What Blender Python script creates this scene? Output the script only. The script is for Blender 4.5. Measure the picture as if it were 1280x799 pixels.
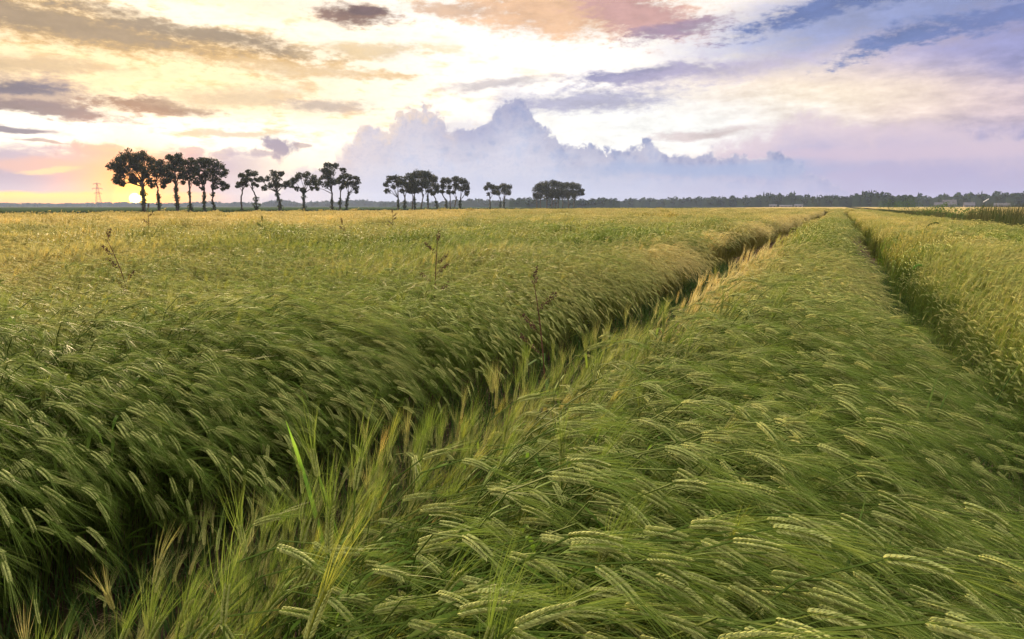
import bpy, math, random
import numpy as np
from mathutils import Vector, Matrix, noise as mnoise

# ------------------------------------------------------------------ clear
for o in list(bpy.data.objects):
    bpy.data.objects.remove(o, do_unlink=True)
SC = bpy.context.scene
COL = SC.collection
rad = math.radians

# ------------------------------------------------------------------ camera
CAMZ = 1.45
PITCH = math.atan(141.5 / 853.0)
ROW = math.atan(410 / 864.7)                 # heading of the drilled rows, right of straight ahead
cam_d = bpy.data.cameras.new('camera')
cam_d.lens = 24.0
cam_d.sensor_width = 36.0
cam_d.clip_start = 0.05
cam_d.clip_end = 20000
cam = bpy.data.objects.new('camera', cam_d)
COL.objects.link(cam)
cam.location = (0, 0, CAMZ)
cam.rotation_euler = (rad(90) - PITCH, 0, 0)
SC.camera = cam

SUN_AZ = math.atan((170 - 640) / 864.7)      # left of straight ahead
SUN_EL = rad(14.0)
SUN_STRENGTH = 5.0

# ------------------------------------------------------------------ render settings
SC.render.engine = 'CYCLES'
SC.cycles.max_bounces = 6
SC.cycles.diffuse_bounces = 3
SC.cycles.glossy_bounces = 1
SC.cycles.transmission_bounces = 3
SC.cycles.transparent_max_bounces = 6
SC.cycles.volume_bounces = 1
SC.cycles.use_adaptive_sampling = True
SC.cycles.adaptive_threshold = 0.012
SC.cycles.use_denoising = True
try:
    SC.cycles.denoiser = 'OPENIMAGEDENOISE'
    SC.cycles.denoising_prefilter = 'ACCURATE'
except Exception:
    pass
SC.view_settings.view_transform = 'Standard'
SC.view_settings.look = 'None'
SC.view_settings.exposure = 1.32
SC.view_settings.gamma = 1.0
SC.view_settings.use_curve_mapping = False


def lin(c):
    out = []
    for v in c[:3]:
        v = v / 255.0
        out.append(v / 12.92 if v <= 0.04045 else ((v + 0.055) / 1.055) ** 2.4)
    return tuple(out) + (1.0,)


# ------------------------------------------------------------------ sky (world)
def azel(px, py):
    x = px - 640.0
    u = 399.5 - py
    f = 853.0
    X = x
    Y = f * math.cos(PITCH) + u * math.sin(PITCH)
    Z = -f * math.sin(PITCH) + u * math.cos(PITCH)
    return math.degrees(math.atan2(X, Y)), math.degrees(math.atan2(Z, math.hypot(X, Y)))


W = bpy.data.worlds.new('World')
SC.world = W
W.use_nodes = True
NT = W.node_tree
NT.nodes.clear()
W.cycles.sampling_method = 'NONE'


class G:
    """tiny helper that builds shader node expressions"""

    def __init__(self, nt):
        self.nt = nt

    def set(self, sock, v):
        if hasattr(v, 'is_output'):
            self.nt.links.new(v, sock)
        else:
            sock.default_value = v

    def m(self, op, a, b=0.0, c=0.0, clamp=False):
        n = self.nt.nodes.new('ShaderNodeMath')
        n.operation = op
        n.use_clamp = clamp
        self.set(n.inputs[0], a)
        self.set(n.inputs[1], b)
        self.set(n.inputs[2], c)
        return n.outputs[0]

    def vm(self, op, a, b=(0, 0, 0), c=None):
        n = self.nt.nodes.new('ShaderNodeVectorMath')
        n.operation = op
        self.set(n.inputs[0], a)
        if op == 'SCALE':
            self.set(n.inputs[3], b)
        else:
            self.set(n.inputs[1], b)
        if c is not None:
            self.set(n.inputs[2], c)
        return n.outputs['Value'] if op in ('LENGTH', 'DOT_PRODUCT') else n.outputs[0]

    def sm(self, x, a, b, lo=0.0, hi=1.0, smooth=True):
        n = self.nt.nodes.new('ShaderNodeMapRange')
        n.interpolation_type = 'SMOOTHSTEP' if smooth else 'LINEAR'
        self.set(n.inputs[0], x)
        n.inputs[1].default_value = a
        n.inputs[2].default_value = b
        n.inputs[3].default_value = lo
        n.inputs[4].default_value = hi
        return n.outputs[0]

    def mix(self, f, a, b):
        n = self.nt.nodes.new('ShaderNodeMix')
        n.data_type = 'RGBA'
        self.set(n.inputs[0], f)
        self.set(n.inputs[6], a)
        self.set(n.inputs[7], b)
        return n.outputs[2]

    def comb(self, x, y, z):
        n = self.nt.nodes.new('ShaderNodeCombineXYZ')
        self.set(n.inputs[0], x)
        self.set(n.inputs[1], y)
        self.set(n.inputs[2], z)
        return n.outputs[0]

    def noise(self, vec, scale, detail=4.0, rough=0.55, lac=2.0, color=False):
        n = self.nt.nodes.new('ShaderNodeTexNoise')
        n.noise_dimensions = '3D'
        self.set(n.inputs['Vector'], vec)
        n.inputs['Scale'].default_value = scale
        n.inputs['Detail'].default_value = detail
        n.inputs['Roughness'].default_value = rough
        n.inputs['Lacunarity'].default_value = lac
        return n.outputs['Color'] if color else n.outputs['Fac']

    def mapping(self, vec, loc, rot, scale, typ='POINT'):
        n = self.nt.nodes.new('ShaderNodeMapping')
        n.vector_type = typ
        self.set(n.inputs[0], vec)
        n.inputs[1].default_value = loc
        n.inputs[2].default_value = rot
        n.inputs[3].default_value = scale
        return n.outputs[0]


g = G(NT)
tc = NT.nodes.new('ShaderNodeTexCoord')
sep = NT.nodes.new('ShaderNodeSeparateXYZ')
NT.links.new(tc.outputs['Generated'], sep.inputs[0])
dx, dy, dz = sep.outputs
AZ = g.m('MULTIPLY', g.m('ARCTAN2', dx, dy), 57.29578)
EL = g.m('MULTIPLY', g.m('ARCSINE', dz), 57.29578)
P0 = g.comb(AZ, EL, 0.0)
# anisotropic (stratus) and round (cumulus) coordinates
PS = g.mapping(P0, (0, 0, 0), (0, 0, rad(-4)), (0.34, 1.0, 1.0))
wn = g.noise(PS, 0.35, 5.0, 0.6, color=True)
warp = g.vm('MULTIPLY', g.vm('SUBTRACT', wn, (0.5, 0.5, 0.5)), (5.5, 2.1, 0.0))
PW = g.vm('ADD', P0, warp)
ns = g.m('SUBTRACT', g.noise(PS, 1.1, 6.0, 0.62), 0.5)       # fine streaky noise
nb = g.m('SUBTRACT', g.noise(P0, 0.75, 7.0, 0.6), 0.5)         # round billows
nf = g.m('SUBTRACT', g.noise(P0, 2.6, 4.0, 0.55), 0.5)
nrag = g.m('MULTIPLY_ADD', g.m('SUBTRACT', g.noise(g.mapping(P0, (0, 0, 0), (0, 0, rad(-3)), (0.55, 1.3, 1.0)), 2.2, 5.0, 0.65), 0.5), 0.8, ns)


def blob(px, py, rx, ry, rot=0.0, soft=0.5, namp=1.0, nz=None, coord=None):
    a, e = azel(px, py)
    ax, _ = azel(px + 10, py)
    _, ey = azel(px, py - 10)
    sx = (ax - a) / 10.0
    sy = (ey - e) / 10.0
    v = g.mapping(coord if coord is not None else PW, (a, e, 0), (0, 0, rad(rot)), (rx * sx, ry * sy, 1.0), 'TEXTURE')
    d = g.vm('LENGTH', v)
    if namp:
        d = g.m('MULTIPLY_ADD', nz if nz is not None else ns, -namp, d)
    return g.sm(d, 1.0 + soft, max(0.0, 1.0 - soft))


def over(col, c, mask, op=1.0):
    if op != 1.0:
        mask = g.m('MULTIPLY', mask, op)
    return g.mix(mask, col, c if hasattr(c, 'is_output') else lin(c))


# broad colours of the sky in view
col = g.mix(g.sm(EL, 14, 50), lin((238, 222, 205)), lin((158, 170, 196)))
col = g.mix(blob(540, 120, 540, 190, 0, 0.75, 0.3), col, (1.30, 1.22, 1.14, 1))
col = g.mix(g.m('MULTIPLY', blob(170, 100, 340, 150, 0, 0.8, 0.6), 0.8), col, (1.3, 0.90, 0.42, 1))
col = g.mix(g.m('MULTIPLY', blob(170, 165, 280, 30, 0, 0.7, 0.9), 0.95), col, (1.35, 1.28, 1.16, 1))
col = g.mix(g.m('MULTIPLY', blob(300, 28, 240, 14, -3, 0.7, 1.5), 0.7), col, (1.3, 1.2, 1.0, 1))
col = over(col, (204, 190, 216), blob(1270, 130, 370, 210, 0, 0.7, 0.6))
col = over(col, (136, 144, 198), blob(1330, 90, 190, 170, 25, 0.7, 0.8), 0.75)
col = over(col, (132, 150, 200), blob(1120, 10, 260, 42, 6, 0.7, 1.2), 0.8)
col = over(col, (240, 212, 208), blob(1130, 125, 270, 32, -4, 0.8, 1.0), 0.75)
col = over(col, (255, 236, 212), blob(1005, 122, 150, 36, -4, 0.9, 0.6), 1.0)
col = over(col, (255, 255, 252), blob(790, 160, 190, 38, 0, 0.7, 1.2), 0.85)
# gold streaks over the left half
stre = g.sm(ns, -0.02, 0.20)
gm = g.m('MULTIPLY', stre, blob(270, 95, 330, 95, 0, 0.6, 0.3))
col = over(col, (238, 190, 118), gm, 0.8)
stre2 = g.sm(g.m('SUBTRACT', g.noise(PS, 0.55, 6.0, 0.6), 0.5), 0.0, 0.2)
col = over(col, (238, 214, 178), g.m('MULTIPLY', stre2, blob(560, 70, 260, 90, 0, 0.6, 0.3)), 0.6)
# single clouds: x, y, rx, ry, tilt, soft, noise, colour, opacity
for (x, y, rx, ry, ro, so, na, c, op) in [
    (120, 40, 290, 22, -3, 0.55, 2.4, (212, 172, 112), 0.95),
    (60, 28, 190, 14, -3, 0.5, 2.4, (160, 138, 114), 0.9),
    (250, 42, 130, 9, -5, 0.6, 1.8, (148, 130, 112), 0.9),
    (30, 78, 120, 12, 0, 0.6, 1.6, (210, 180, 140), 0.8),
    (20, 112, 100, 24, -4, 0.5, 1.8, (190, 164, 150), 0.9),
    (22, 108, 55, 9, 0, 0.45, 1.8, (110, 104, 128), 0.95),
    (45, 135, 110, 9, -2, 0.5, 1.8, (132, 112, 122), 0.9),
    (190, 133, 75, 6.5, 0, 0.5, 1.8, (158, 122, 106), 0.95),
    (20, 163, 50, 4.0, 0, 0.5, 1.2, (132, 126, 146), 0.95),
    (45, 176, 30, 2.0, 0, 0.5, 1.2, (170, 150, 150), 0.8),
    (390, 88, 90, 9, 0, 0.6, 2.0, (228, 196, 150), 0.75),
    (300, 118, 85, 12, 8, 0.6, 2.0, (216, 190, 156), 0.7),
    (405, 131, 55, 9, 0, 0.6, 1.8, (188, 170, 160), 0.8),
    (290, 165, 60, 5, 0, 0.6, 1.8, (214, 186, 152), 0.7),
    (460, 62, 60, 10, 0, 0.6, 1.8, (228, 202, 160), 0.8),
    (445, 17, 52, 13, -3, 0.45, 1.8, (148, 118, 108), 0.97),
    (455, 14, 30, 6, 0, 0.5, 1.6, (112, 92, 98), 0.8),
    (700, 12, 150, 32, -4, 0.5, 1.8, (242, 198, 160), 0.95),
    (800, 20, 75, 24, -10, 0.5, 1.8, (210, 166, 162), 0.9),
    (850, 36, 60, 10, 8, 0.5, 1.8, (160, 140, 166), 0.8),
    (560, 12, 50, 10, 0, 0.5, 1.8, (226, 190, 160), 0.85),
    (1040, 10, 110, 12, 8, 0.6, 2.8, (112, 128, 178), 0.95),
    (1135, 47, 85, 13, 15, 0.6, 2.8, (116, 132, 182), 0.95),
    (1240, 24, 75, 13, 12, 0.6, 2.8, (118, 132, 184), 0.9),
    (800, 92, 90, 9, 3, 0.55, 1.7, (156, 154, 188), 0.95),
    (900, 85, 110, 14, 5, 0.7, 1.6, (190, 180, 206), 0.7),
    (740, 124, 95, 14, 2, 0.55, 1.5, (182, 180, 204), 0.92),
    (620, 106, 60, 5, 2, 0.6, 1.5, (196, 186, 190), 0.75),
    (880, 166, 65, 6, 2, 0.55, 1.5, (216, 200, 200), 0.85),
]:
    col = over(col, c, blob(x, y, rx, ry, ro, so, na * 1.1, nrag), min(1.0, op * 1.05))


wisp = g.m('MULTIPLY_ADD', ns, 0.80, 1.0)
wisp = g.m('MULTIPLY_ADD', nf, 0.12, wisp)
col = g.vm('SCALE', col, wisp)


def profile(points, lo, hi):
    """height of a cloud bank as a float curve over azimuth"""
    n = NT.nodes.new('ShaderNodeFloatCurve')
    cm = n.mapping
    cv = cm.curves[0]
    pts = []
    for (px, py) in points:
        a, e = azel(px, py)
        pts.append(((a - lo) / (hi - lo), e / 20.0))
    cv.points[0].location = pts[0]
    cv.points[1].location = pts[-1]
    for p in pts[1:-1]:
        cv.points.new(*p)
    cm.update()
    NT.links.new(g.sm(AZ, lo, hi, smooth=False), n.inputs['Value'])
    return g.m('MULTIPLY', n.outputs[0], 20.0)




def vor(vec, scale):
    n = NT.nodes.new('ShaderNodeTexVoronoi')
    n.feature = 'F1'
    n.distance = 'EUCLIDEAN'
    NT.links.new(vec, n.inputs['Vector'])
    n.inputs['Scale'].default_value = scale
    return n.outputs['Distance']


PB = g.vm('ADD', P0, g.vm('SCALE', g.vm('SUBTRACT', g.noise(P0, 1.2, 4.0, 0.6, color=True), (0.5, 0.5, 0.5)), 1.3))
va, vb, vc = vor(PB, 0.55), vor(PB, 1.3), vor(PB, 3.2)
bump = g.m('ADD', g.m('MULTIPLY', g.m('POWER', va, 2.0), -1.25), g.m('ADD', g.m('MULTIPLY', g.m('POWER', vb, 2.0), -0.75), g.m('MULTIPLY', vc, -0.28)))     # rounded heads, sharp creases
# rosy far bank on the right
top2 = profile([(600, 262), (800, 215), (880, 185), (960, 158), (1005, 138), (1035, 137), (1070, 150), (1130, 146),
                (1200, 156), (1280, 160), (1500, 150), (1700, 262)], -5, 60)
d2 = g.m('SUBTRACT', g.m('ADD', top2, g.m('MULTIPLY', bump, 0.8)), EL)
m2 = g.sm(d2, -0.9, 0.5)
c2 = g.mix(g.sm(d2, 0.0, 3.2), lin((224, 204, 216)), lin((186, 178, 212)))
col = g.mix(g.m('MULTIPLY', m2, 0.85), col, c2)
col = over(col, (216, 196, 214), blob(1120, 195, 260, 9, 0, 0.7, 1.6), 0.7)
# the tall grey-blue bank in the middle
top1 = profile([(250, 262), (330, 222), (372, 200), (405, 190), (436, 172), (450, 150), (480, 146), (500, 134), (518, 124),
                (540, 127), (556, 142), (566, 150), (590, 145), (612, 138), (625, 120), (638, 112), (655, 122),
                (675, 146), (692, 150), (703, 172), (735, 174), (775, 182), (800, 172), (818, 170), (835, 186),
                (868, 186), (885, 180), (905, 188), (932, 184), (955, 178), (975, 188), (1010, 202), (1100, 262)], -30, 35)
d1 = g.m('SUBTRACT', g.m('ADD', g.m('ADD', top1, bump), 0.30), EL)
edge = g.m('MULTIPLY', g.sm(d1, -0.12, 0.34), g.sm(g.m('SUBTRACT', d1, g.m('MULTIPLY', g.sm(AZ, -8, -16), 1.0)), -0.9, 0.25))
inner = g.m('MULTIPLY_ADD', nb, 6.0, d1)
warm = g.sm(g.m('MULTIPLY_ADD', nb, 4.0, AZ), -3.5, -7.0)
ctop = g.mix(warm, lin((136, 147, 190)), lin((232, 208, 188)))
cmid = g.mix(warm, lin((162, 172, 208)), lin((188, 186, 208)))
c1 = g.mix(g.sm(inner, 0.1, 1.7), ctop, cmid)
c1 = g.mix(g.sm(g.m('MULTIPLY_ADD', ns, 5.0, d1), 1.8, 4.2), c1, lin((192, 198, 226)))
c1 = g.mix(g.sm(AZ, -9, -16), c1, lin((216, 200, 208)))
puff = g.sm(g.m('ADD', g.m('MULTIPLY', va, 0.8), g.m('MULTIPLY', vb, 0.8)), 0.35, 1.0)
c1 = g.mix(g.m('MULTIPLY', puff, 0.45), c1, lin((222, 214, 226)))
c1 = g.mix(g.m('MULTIPLY', g.sm(vc, 0.55, 0.1), 0.18), c1, lin((140, 150, 196)))
rim = g.m('MULTIPLY', g.sm(d1, 0.42, 0.02), g.sm(nf, -0.1, 0.2))
c1 = g.mix(g.m('MULTIPLY', rim, 0.7), c1, (1.0, 0.93, 0.86, 1))
col = g.mix(g.m('MULTIPLY', edge, 0.92), col, c1)
col = over(col, (150, 152, 192), blob(640, 135, 26, 26, 0, 0.5, 1.2, nb, P0), 0.35)
col = over(col, (158, 162, 202), blob(585, 165, 40, 14, 0, 0.6, 1.2, nb, P0), 0.4)
# small dark heads by the sun side
for (x, y, rx, ry, c, op) in [(347, 184, 17, 10, (150, 138, 166), 0.95), (330, 192, 18, 5, (176, 158, 172), 0.8),
                              (382, 182, 10, 2.6, (186, 166, 168), 0.8), (245, 190, 20, 6, (190, 168, 178), 0.8),
                              (120, 188, 40, 7, (186, 158, 158), 0.8), (278, 193, 18, 5, (184, 166, 178), 0.7)]:
    col = over(col, c, blob(x, y, rx * 1.1, ry * 1.1, 0, 0.4, 3.6, nb, P0), op)
# lower left veil
low = g.m('MULTIPLY', g.sm(AZ, -15, -24), g.sm(g.m('MULTIPLY_ADD', ns, 2.4, EL), 4.4, 3.4))
col = over(col, (184, 168, 194), low, 0.92)
col = over(col, (170, 158, 188), blob(110, 214, 170, 12, 2, 0.6, 1.6), 0.75)
col = over(col, (240, 186, 170), blob(35, 206, 70, 8, 2, 0.6, 1.6), 0.7)
col = over(col, (255, 222, 170), blob(66, 211, 34, 2.6, 8, 0.6, 1.6), 0.85)
# low blue-lavender haze near the horizon (centre/right)
hz = g.m('MULTIPLY', g.sm(EL, 4.2, 0.4), g.sm(AZ, -22, -10))
col = g.mix(g.m('MULTIPLY', hz, 0.65), col, g.mix(g.sm(AZ, 2, 24), lin((192, 202, 228)), lin((178, 170, 208))))
col = over(col, (164, 180, 218), blob(880, 212, 150, 8, 0, 0.7, 1.4), 0.75)
col = over(col, (196, 200, 226), blob(620, 232, 330, 8, 0, 0.8, 1.4), 0.5)
# glowing strip and the sun
strip = g.m('MULTIPLY', g.sm(g.m('MULTIPLY_ADD', ns, 0.5, EL), 1.15, 0.75), g.sm(AZ, -21, -27.5))
strip = g.m('MULTIPLY', strip, g.sm(AZ, -75, -45))
col = g.mix(strip, col, g.mix(g.sm(EL, 0.9, 0.1), (1.6, 0.80, 0.04, 1), (1.5, 0.55, 0.12, 1)))
sd = Vector((math.sin(SUN_AZ), math.cos(SUN_AZ), 0))
e0 = rad(0.55)
sv = (sd.x * math.cos(e0), sd.y * math.cos(e0), math.sin(e0))
dist = g.vm('LENGTH', g.vm('SUBTRACT', tc.outputs['Generated'], sv))
glow = g.sm(dist, 0.17, 0.0)
glow = g.m('POWER', glow, 2.6)
col = g.mix(g.m('MULTIPLY', glow, 1.0), col, (2.2, 0.72, 0.04, 1))
ring = g.m('POWER', g.sm(dist, 0.030, 0.004), 1.5)
col = g.mix(ring, col, (4.5, 2.4, 0.10, 1))
disc = g.sm(dist, 0.0078, 0.0048)
col = g.mix(disc, col, (9.0, 7.0, 2.6, 1))
# unseen sky above and behind: soft broken deck, brightness raised to light the field
upm = g.sm(EL, 17, 26)
deck = g.sm(g.noise(PS, 0.12, 4.0, 0.6), 0.40, 0.62)
upc = g.mix(deck, (1.2, 1.3, 1.55, 1), (3.0, 2.8, 2.4, 1))
col = g.mix(g.m('MULTIPLY', upm, 1.0), col, upc)
az_back = g.m('MULTIPLY', g.sm(g.m('ABSOLUTE', AZ), 60, 130), g.sm(EL, 40, 10))
col = g.mix(g.m('MULTIPLY', az_back, 0.8), col, (1.2, 1.15, 1.25, 1))
col = g.mix(g.sm(EL, 0.0, -0.6), col, lin((120, 120, 120)))

sky = NT.nodes.new('ShaderNodeTexSky')
sky.sky_type = 'NISHITA'
sky.sun_disc = False
sky.sun_elevation = SUN_EL
sky.sun_rotation = SUN_AZ
b1 = NT.nodes.new('ShaderNodeBackground')
b2 = NT.nodes.new('ShaderNodeBackground')
NT.links.new(sky.outputs[0], b1.inputs[0])
b1.inputs[1].default_value = 0.05
NT.links.new(col, b2.inputs[0])
b2.inputs[1].default_value = 0.40
add = NT.nodes.new('ShaderNodeMixShader')      # thin clear air shows a little through the cloud deck
add.inputs[0].default_value = 0.97
NT.links.new(b1.outputs[0], add.inputs[1])
NT.links.new(b2.outputs[0], add.inputs[2])
wo = NT.nodes.new('ShaderNodeOutputWorld')
NT.links.new(add.outputs[0], wo.inputs[0])

# ------------------------------------------------------------------ sun lamp
sl = bpy.data.lights.new('sun', 'SUN')
sl.energy = SUN_STRENGTH
sl.angle = rad(0.6)
sl.color = (1.0, 0.73, 0.42)
so = bpy.data.objects.new('sun', sl)
COL.objects.link(so)
sdir = Vector((math.sin(SUN_AZ) * math.cos(SUN_EL), math.cos(SUN_AZ) * math.cos(SUN_EL), math.sin(SUN_EL)))
so.rotation_euler = (-sdir).to_track_quat('-Z', 'Y').to_euler()
so.location = (-40, 60, 30)

# ------------------------------------------------------------------ helpers
def tag(o, label=None, cat=None, group=None, kind=None):
    if label:
        o['label'] = label
    if cat:
        o['category'] = cat
    if group:
        o['group'] = group
    if kind:
        o['kind'] = kind
    return o


class MB:
    """mesh builder: verts, faces and a material index per face"""

    def __init__(self):
        self.v = []
        self.f = []
        self.mi = []

    def add(self, vs, fs, m=0):
        b = len(self.v)
        self.v.extend([tuple(p) for p in vs])
        for f in fs:
            self.f.append(tuple(i + b for i in f))
            self.mi.append(m)

    def tube(self, pts, rads, sides=6, m=0, cap=True):
        pts = [Vector(p) for p in pts]
        rings = []
        vs = []
        fs = []
        for i, p in enumerate(pts):
            d = (pts[min(i + 1, len(pts) - 1)] - pts[max(i - 1, 0)])
            if d.length < 1e-9:
                d = Vector((0, 0, 1))
            d.normalize()
            a = d.orthogonal() if abs(d.z) < 0.95 else Vector((1, 0, 0)).cross(d)
            if abs(d.z) < 0.95:
                a = Vector((0, 0, 1)).cross(d)
            a.normalize()
            b = d.cross(a)
            for k in range(sides):
                t = 2 * math.pi * k / sides
                vs.append(p + (a * math.cos(t) + b * math.sin(t)) * rads[i])
        for i in range(len(pts) - 1):
            for k in range(sides):
                k2 = (k + 1) % sides
                fs.append((i * sides + k, i * sides + k2, (i + 1) * sides + k2, (i + 1) * sides + k))
        if cap:
            fs.append(tuple(range(sides))[::-1])
            fs.append(tuple((len(pts) - 1) * sides + k for k in range(sides)))
        self.add(vs, fs, m)

    def box(self, c, s, m=0, rz=0.0):
        cx, cy, cz = c
        ca, sa = math.cos(rz), math.sin(rz)
        vs = []
        for z in (-.5, .5):
            for (x, y) in ((-.5, -.5), (.5, -.5), (.5, .5), (-.5, .5)):
                X, Y = x * s[0], y * s[1]
                vs.append((cx + X * ca - Y * sa, cy + X * sa + Y * ca, cz + z * s[2]))
        self.add(vs, [(0, 3, 2, 1), (4, 5, 6, 7), (0, 1, 5, 4), (1, 2, 6, 5), (2, 3, 7, 6), (3, 0, 4, 7)], m)

    def mesh(self, name, mats, smooth=False):
        me = bpy.data.meshes.new(name)
        me.from_pydata(self.v, [], self.f)
        for mt in mats:
            me.materials.append(mt)
        if len(mats) > 1:
            me.polygons.foreach_set('material_index', np.array(self.mi, dtype=np.int32))
        if smooth:
            me.polygons.foreach_set('use_smooth', np.ones(len(me.polygons), dtype=bool))
        me.update()
        return me

    def obj(self, name, mats, parent=None, smooth=False, link=True):
        o = bpy.data.objects.new(name, self.mesh(name, mats, smooth))
        if link:
            COL.objects.link(o)
        if parent:
            o.parent = parent
        return o


def empty(name, loc, rz=0.0):
    o = bpy.data.objects.new(name, None)
    o.empty_display_size = 0.3
    o.location = loc
    o.rotation_euler = (0, 0, rz)
    COL.objects.link(o)
    return o


SA, CA = math.sin(ROW), math.cos(ROW)


def st(s, t, z=0.0):
    """field coordinates (s along the rows, t to the right of them) to world"""
    return (s * SA + t * CA, s * CA - t * SA, z)


# smooth value noise on arrays
def vnoise(x, y, seed=0):
    x = np.asarray(x, float)
    y = np.asarray(y, float)
    xi = np.floor(x).astype(np.int64)
    yi = np.floor(y).astype(np.int64)
    xf = x - xi
    yf = y - yi
    xf = xf * xf * (3 - 2 * xf)
    yf = yf * yf * (3 - 2 * yf)

    def h(a, b):
        n = (a * 374761393 + b * 668265263 + seed * 974634777) & 0xffffffff
        n = ((n ^ (n >> 13)) * 1274126177) & 0xffffffff
        return ((n ^ (n >> 16)) & 0xffff) / 65535.0
    return (h(xi, yi) * (1 - xf) * (1 - yf) + h(xi + 1, yi) * xf * (1 - yf)
            + h(xi, yi + 1) * (1 - xf) * yf + h(xi + 1, yi + 1) * xf * yf)


def fbm(x, y, seed=0, octv=3):
    r = 0
    a = 0.5
    tot = 0
    for i in range(octv):
        r = r + a * vnoise(x * 2 ** i, y * 2 ** i, seed + i * 17)
        tot += a
        a *= 0.5
    return r / tot


# ------------------------------------------------------------------ materials
def new_mat(name):
    m = bpy.data.materials.new(name)
    m.use_nodes = True
    nt = m.node_tree
    nt.nodes.clear()
    out = nt.nodes.new('ShaderNodeOutputMaterial')
    return m, nt, out, G(nt)


def plant_mat(name, cgreen, cgold, transl=0.35, rough=0.6, spec=0.25, var=0.35, keyed=True, fixed=0.0):
    """leafy material: green to ripe gold by the plant's own ripeness, some light through it"""
    m, nt, out, q = new_mat(name)
    if keyed:
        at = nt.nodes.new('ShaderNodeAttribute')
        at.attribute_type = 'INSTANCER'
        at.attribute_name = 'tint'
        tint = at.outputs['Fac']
    else:
        tint = fixed
    oi = nt.nodes.new('ShaderNodeObjectInfo')
    geo = nt.nodes.new('ShaderNodeNewGeometry')
    n = q.noise(geo.outputs['Position'], 9.0, 2.0)
    r = q.m('ADD', q.m('MULTIPLY', q.m('SUBTRACT', oi.outputs['Random'], 0.5), 0.35),
            q.m('MULTIPLY', q.m('SUBTRACT', n, 0.5), 0.9))
    r2 = q.m('MULTIPLY', q.m('SUBTRACT', geo.outputs['Random Per Island'], 0.5), 0.5)
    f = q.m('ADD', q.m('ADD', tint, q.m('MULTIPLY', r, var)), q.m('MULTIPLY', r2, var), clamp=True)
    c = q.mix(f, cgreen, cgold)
    br = q.m('MULTIPLY_ADD', geo.outputs['Random Per Island'], 0.5, 0.75)
    c = q.vm('SCALE', c, br)
    bs = nt.nodes.new('ShaderNodeBsdfPrincipled')
    nt.links.new(c, bs.inputs['Base Color'])
    bs.inputs['Roughness'].default_value = rough
    bs.inputs['Specular IOR Level'].default_value = spec
    tr = nt.nodes.new('ShaderNodeBsdfTranslucent')
    nt.links.new(c, tr.inputs[0])
    mx = nt.nodes.new('ShaderNodeMixShader')
    mx.inputs[0].default_value = transl
    nt.links.new(bs.outputs[0], mx.inputs[1])
    nt.links.new(tr.outputs[0], mx.inputs[2])
    nt.links.new(mx.outputs[0], out.inputs[0])
    return m


M_STEM = plant_mat('barley_stem_green', (0.082, 0.125, 0.018, 1), (0.30, 0.25, 0.07, 1), 0.35, 0.7, 0.08)
M_LEAF = plant_mat('barley_leaf_green', (0.085, 0.155, 0.016, 1), (0.28, 0.24, 0.05, 1), 0.45, 0.7, 0.08)
M_GRAIN = plant_mat('barley_grain_green', (0.34, 0.36, 0.11, 1), (0.56, 0.44, 0.16, 1), 0.25, 0.7, 0.06)
M_AWN = plant_mat('barley_awn', (0.128, 0.185, 0.026, 1), (0.58, 0.47, 0.19, 1), 0.36, 0.55, 0.12)
M_AWN_O = plant_mat('barley_awn_orange', (0.20, 0.23, 0.03, 1), (0.56, 0.38, 0.11, 1), 0.45, 0.5, 0.3)
BMATS = [M_STEM, M_LEAF, M_GRAIN, M_AWN, M_AWN_O]


def simple_mat(name, c1, c2, scale=3.0, rough=0.85, detail=4.0, spec=0.2, stretch=None, transl=0.0, bump=0.0):
    m, nt, out, q = new_mat(name)
    geo = nt.nodes.new('ShaderNodeNewGeometry')
    v = geo.outputs['Position']
    if stretch:
        v = q.mapping(v, (0, 0, 0), (0, 0, ROW), stretch)
    n = q.noise(v, scale, detail, 0.6)
    c = q.mix(q.sm(n, 0.3, 0.7), c1 + (1,), c2 + (1,))
    br = q.m('MULTIPLY_ADD', geo.outputs['Random Per Island'], 0.4, 0.8)
    c = q.vm('SCALE', c, br)
    bs = nt.nodes.new('ShaderNodeBsdfPrincipled')
    nt.links.new(c, bs.inputs['Base Color'])
    bs.inputs['Roughness'].default_value = rough
    bs.inputs['Specular IOR Level'].default_value = spec
    if bump:
        bp = nt.nodes.new('ShaderNodeBump')
        bp.inputs['Strength'].default_value = bump
        bp.inputs['Distance'].default_value = 0.05
        nt.links.new(n, bp.inputs['Height'])
        nt.links.new(bp.outputs[0], bs.inputs['Normal'])
    if transl:
        tr = nt.nodes.new('ShaderNodeBsdfTranslucent')
        nt.links.new(c, tr.inputs[0])
        mx = nt.nodes.new('ShaderNodeMixShader')
        mx.inputs[0].default_value = transl
        nt.links.new(bs.outputs[0], mx.inputs[1])
        nt.links.new(tr.outputs[0], mx.inputs[2])
        nt.links.new(mx.outputs[0], out.inputs[0])
    else:
        nt.links.new(bs.outputs[0], out.inputs[0])
    return m


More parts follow.
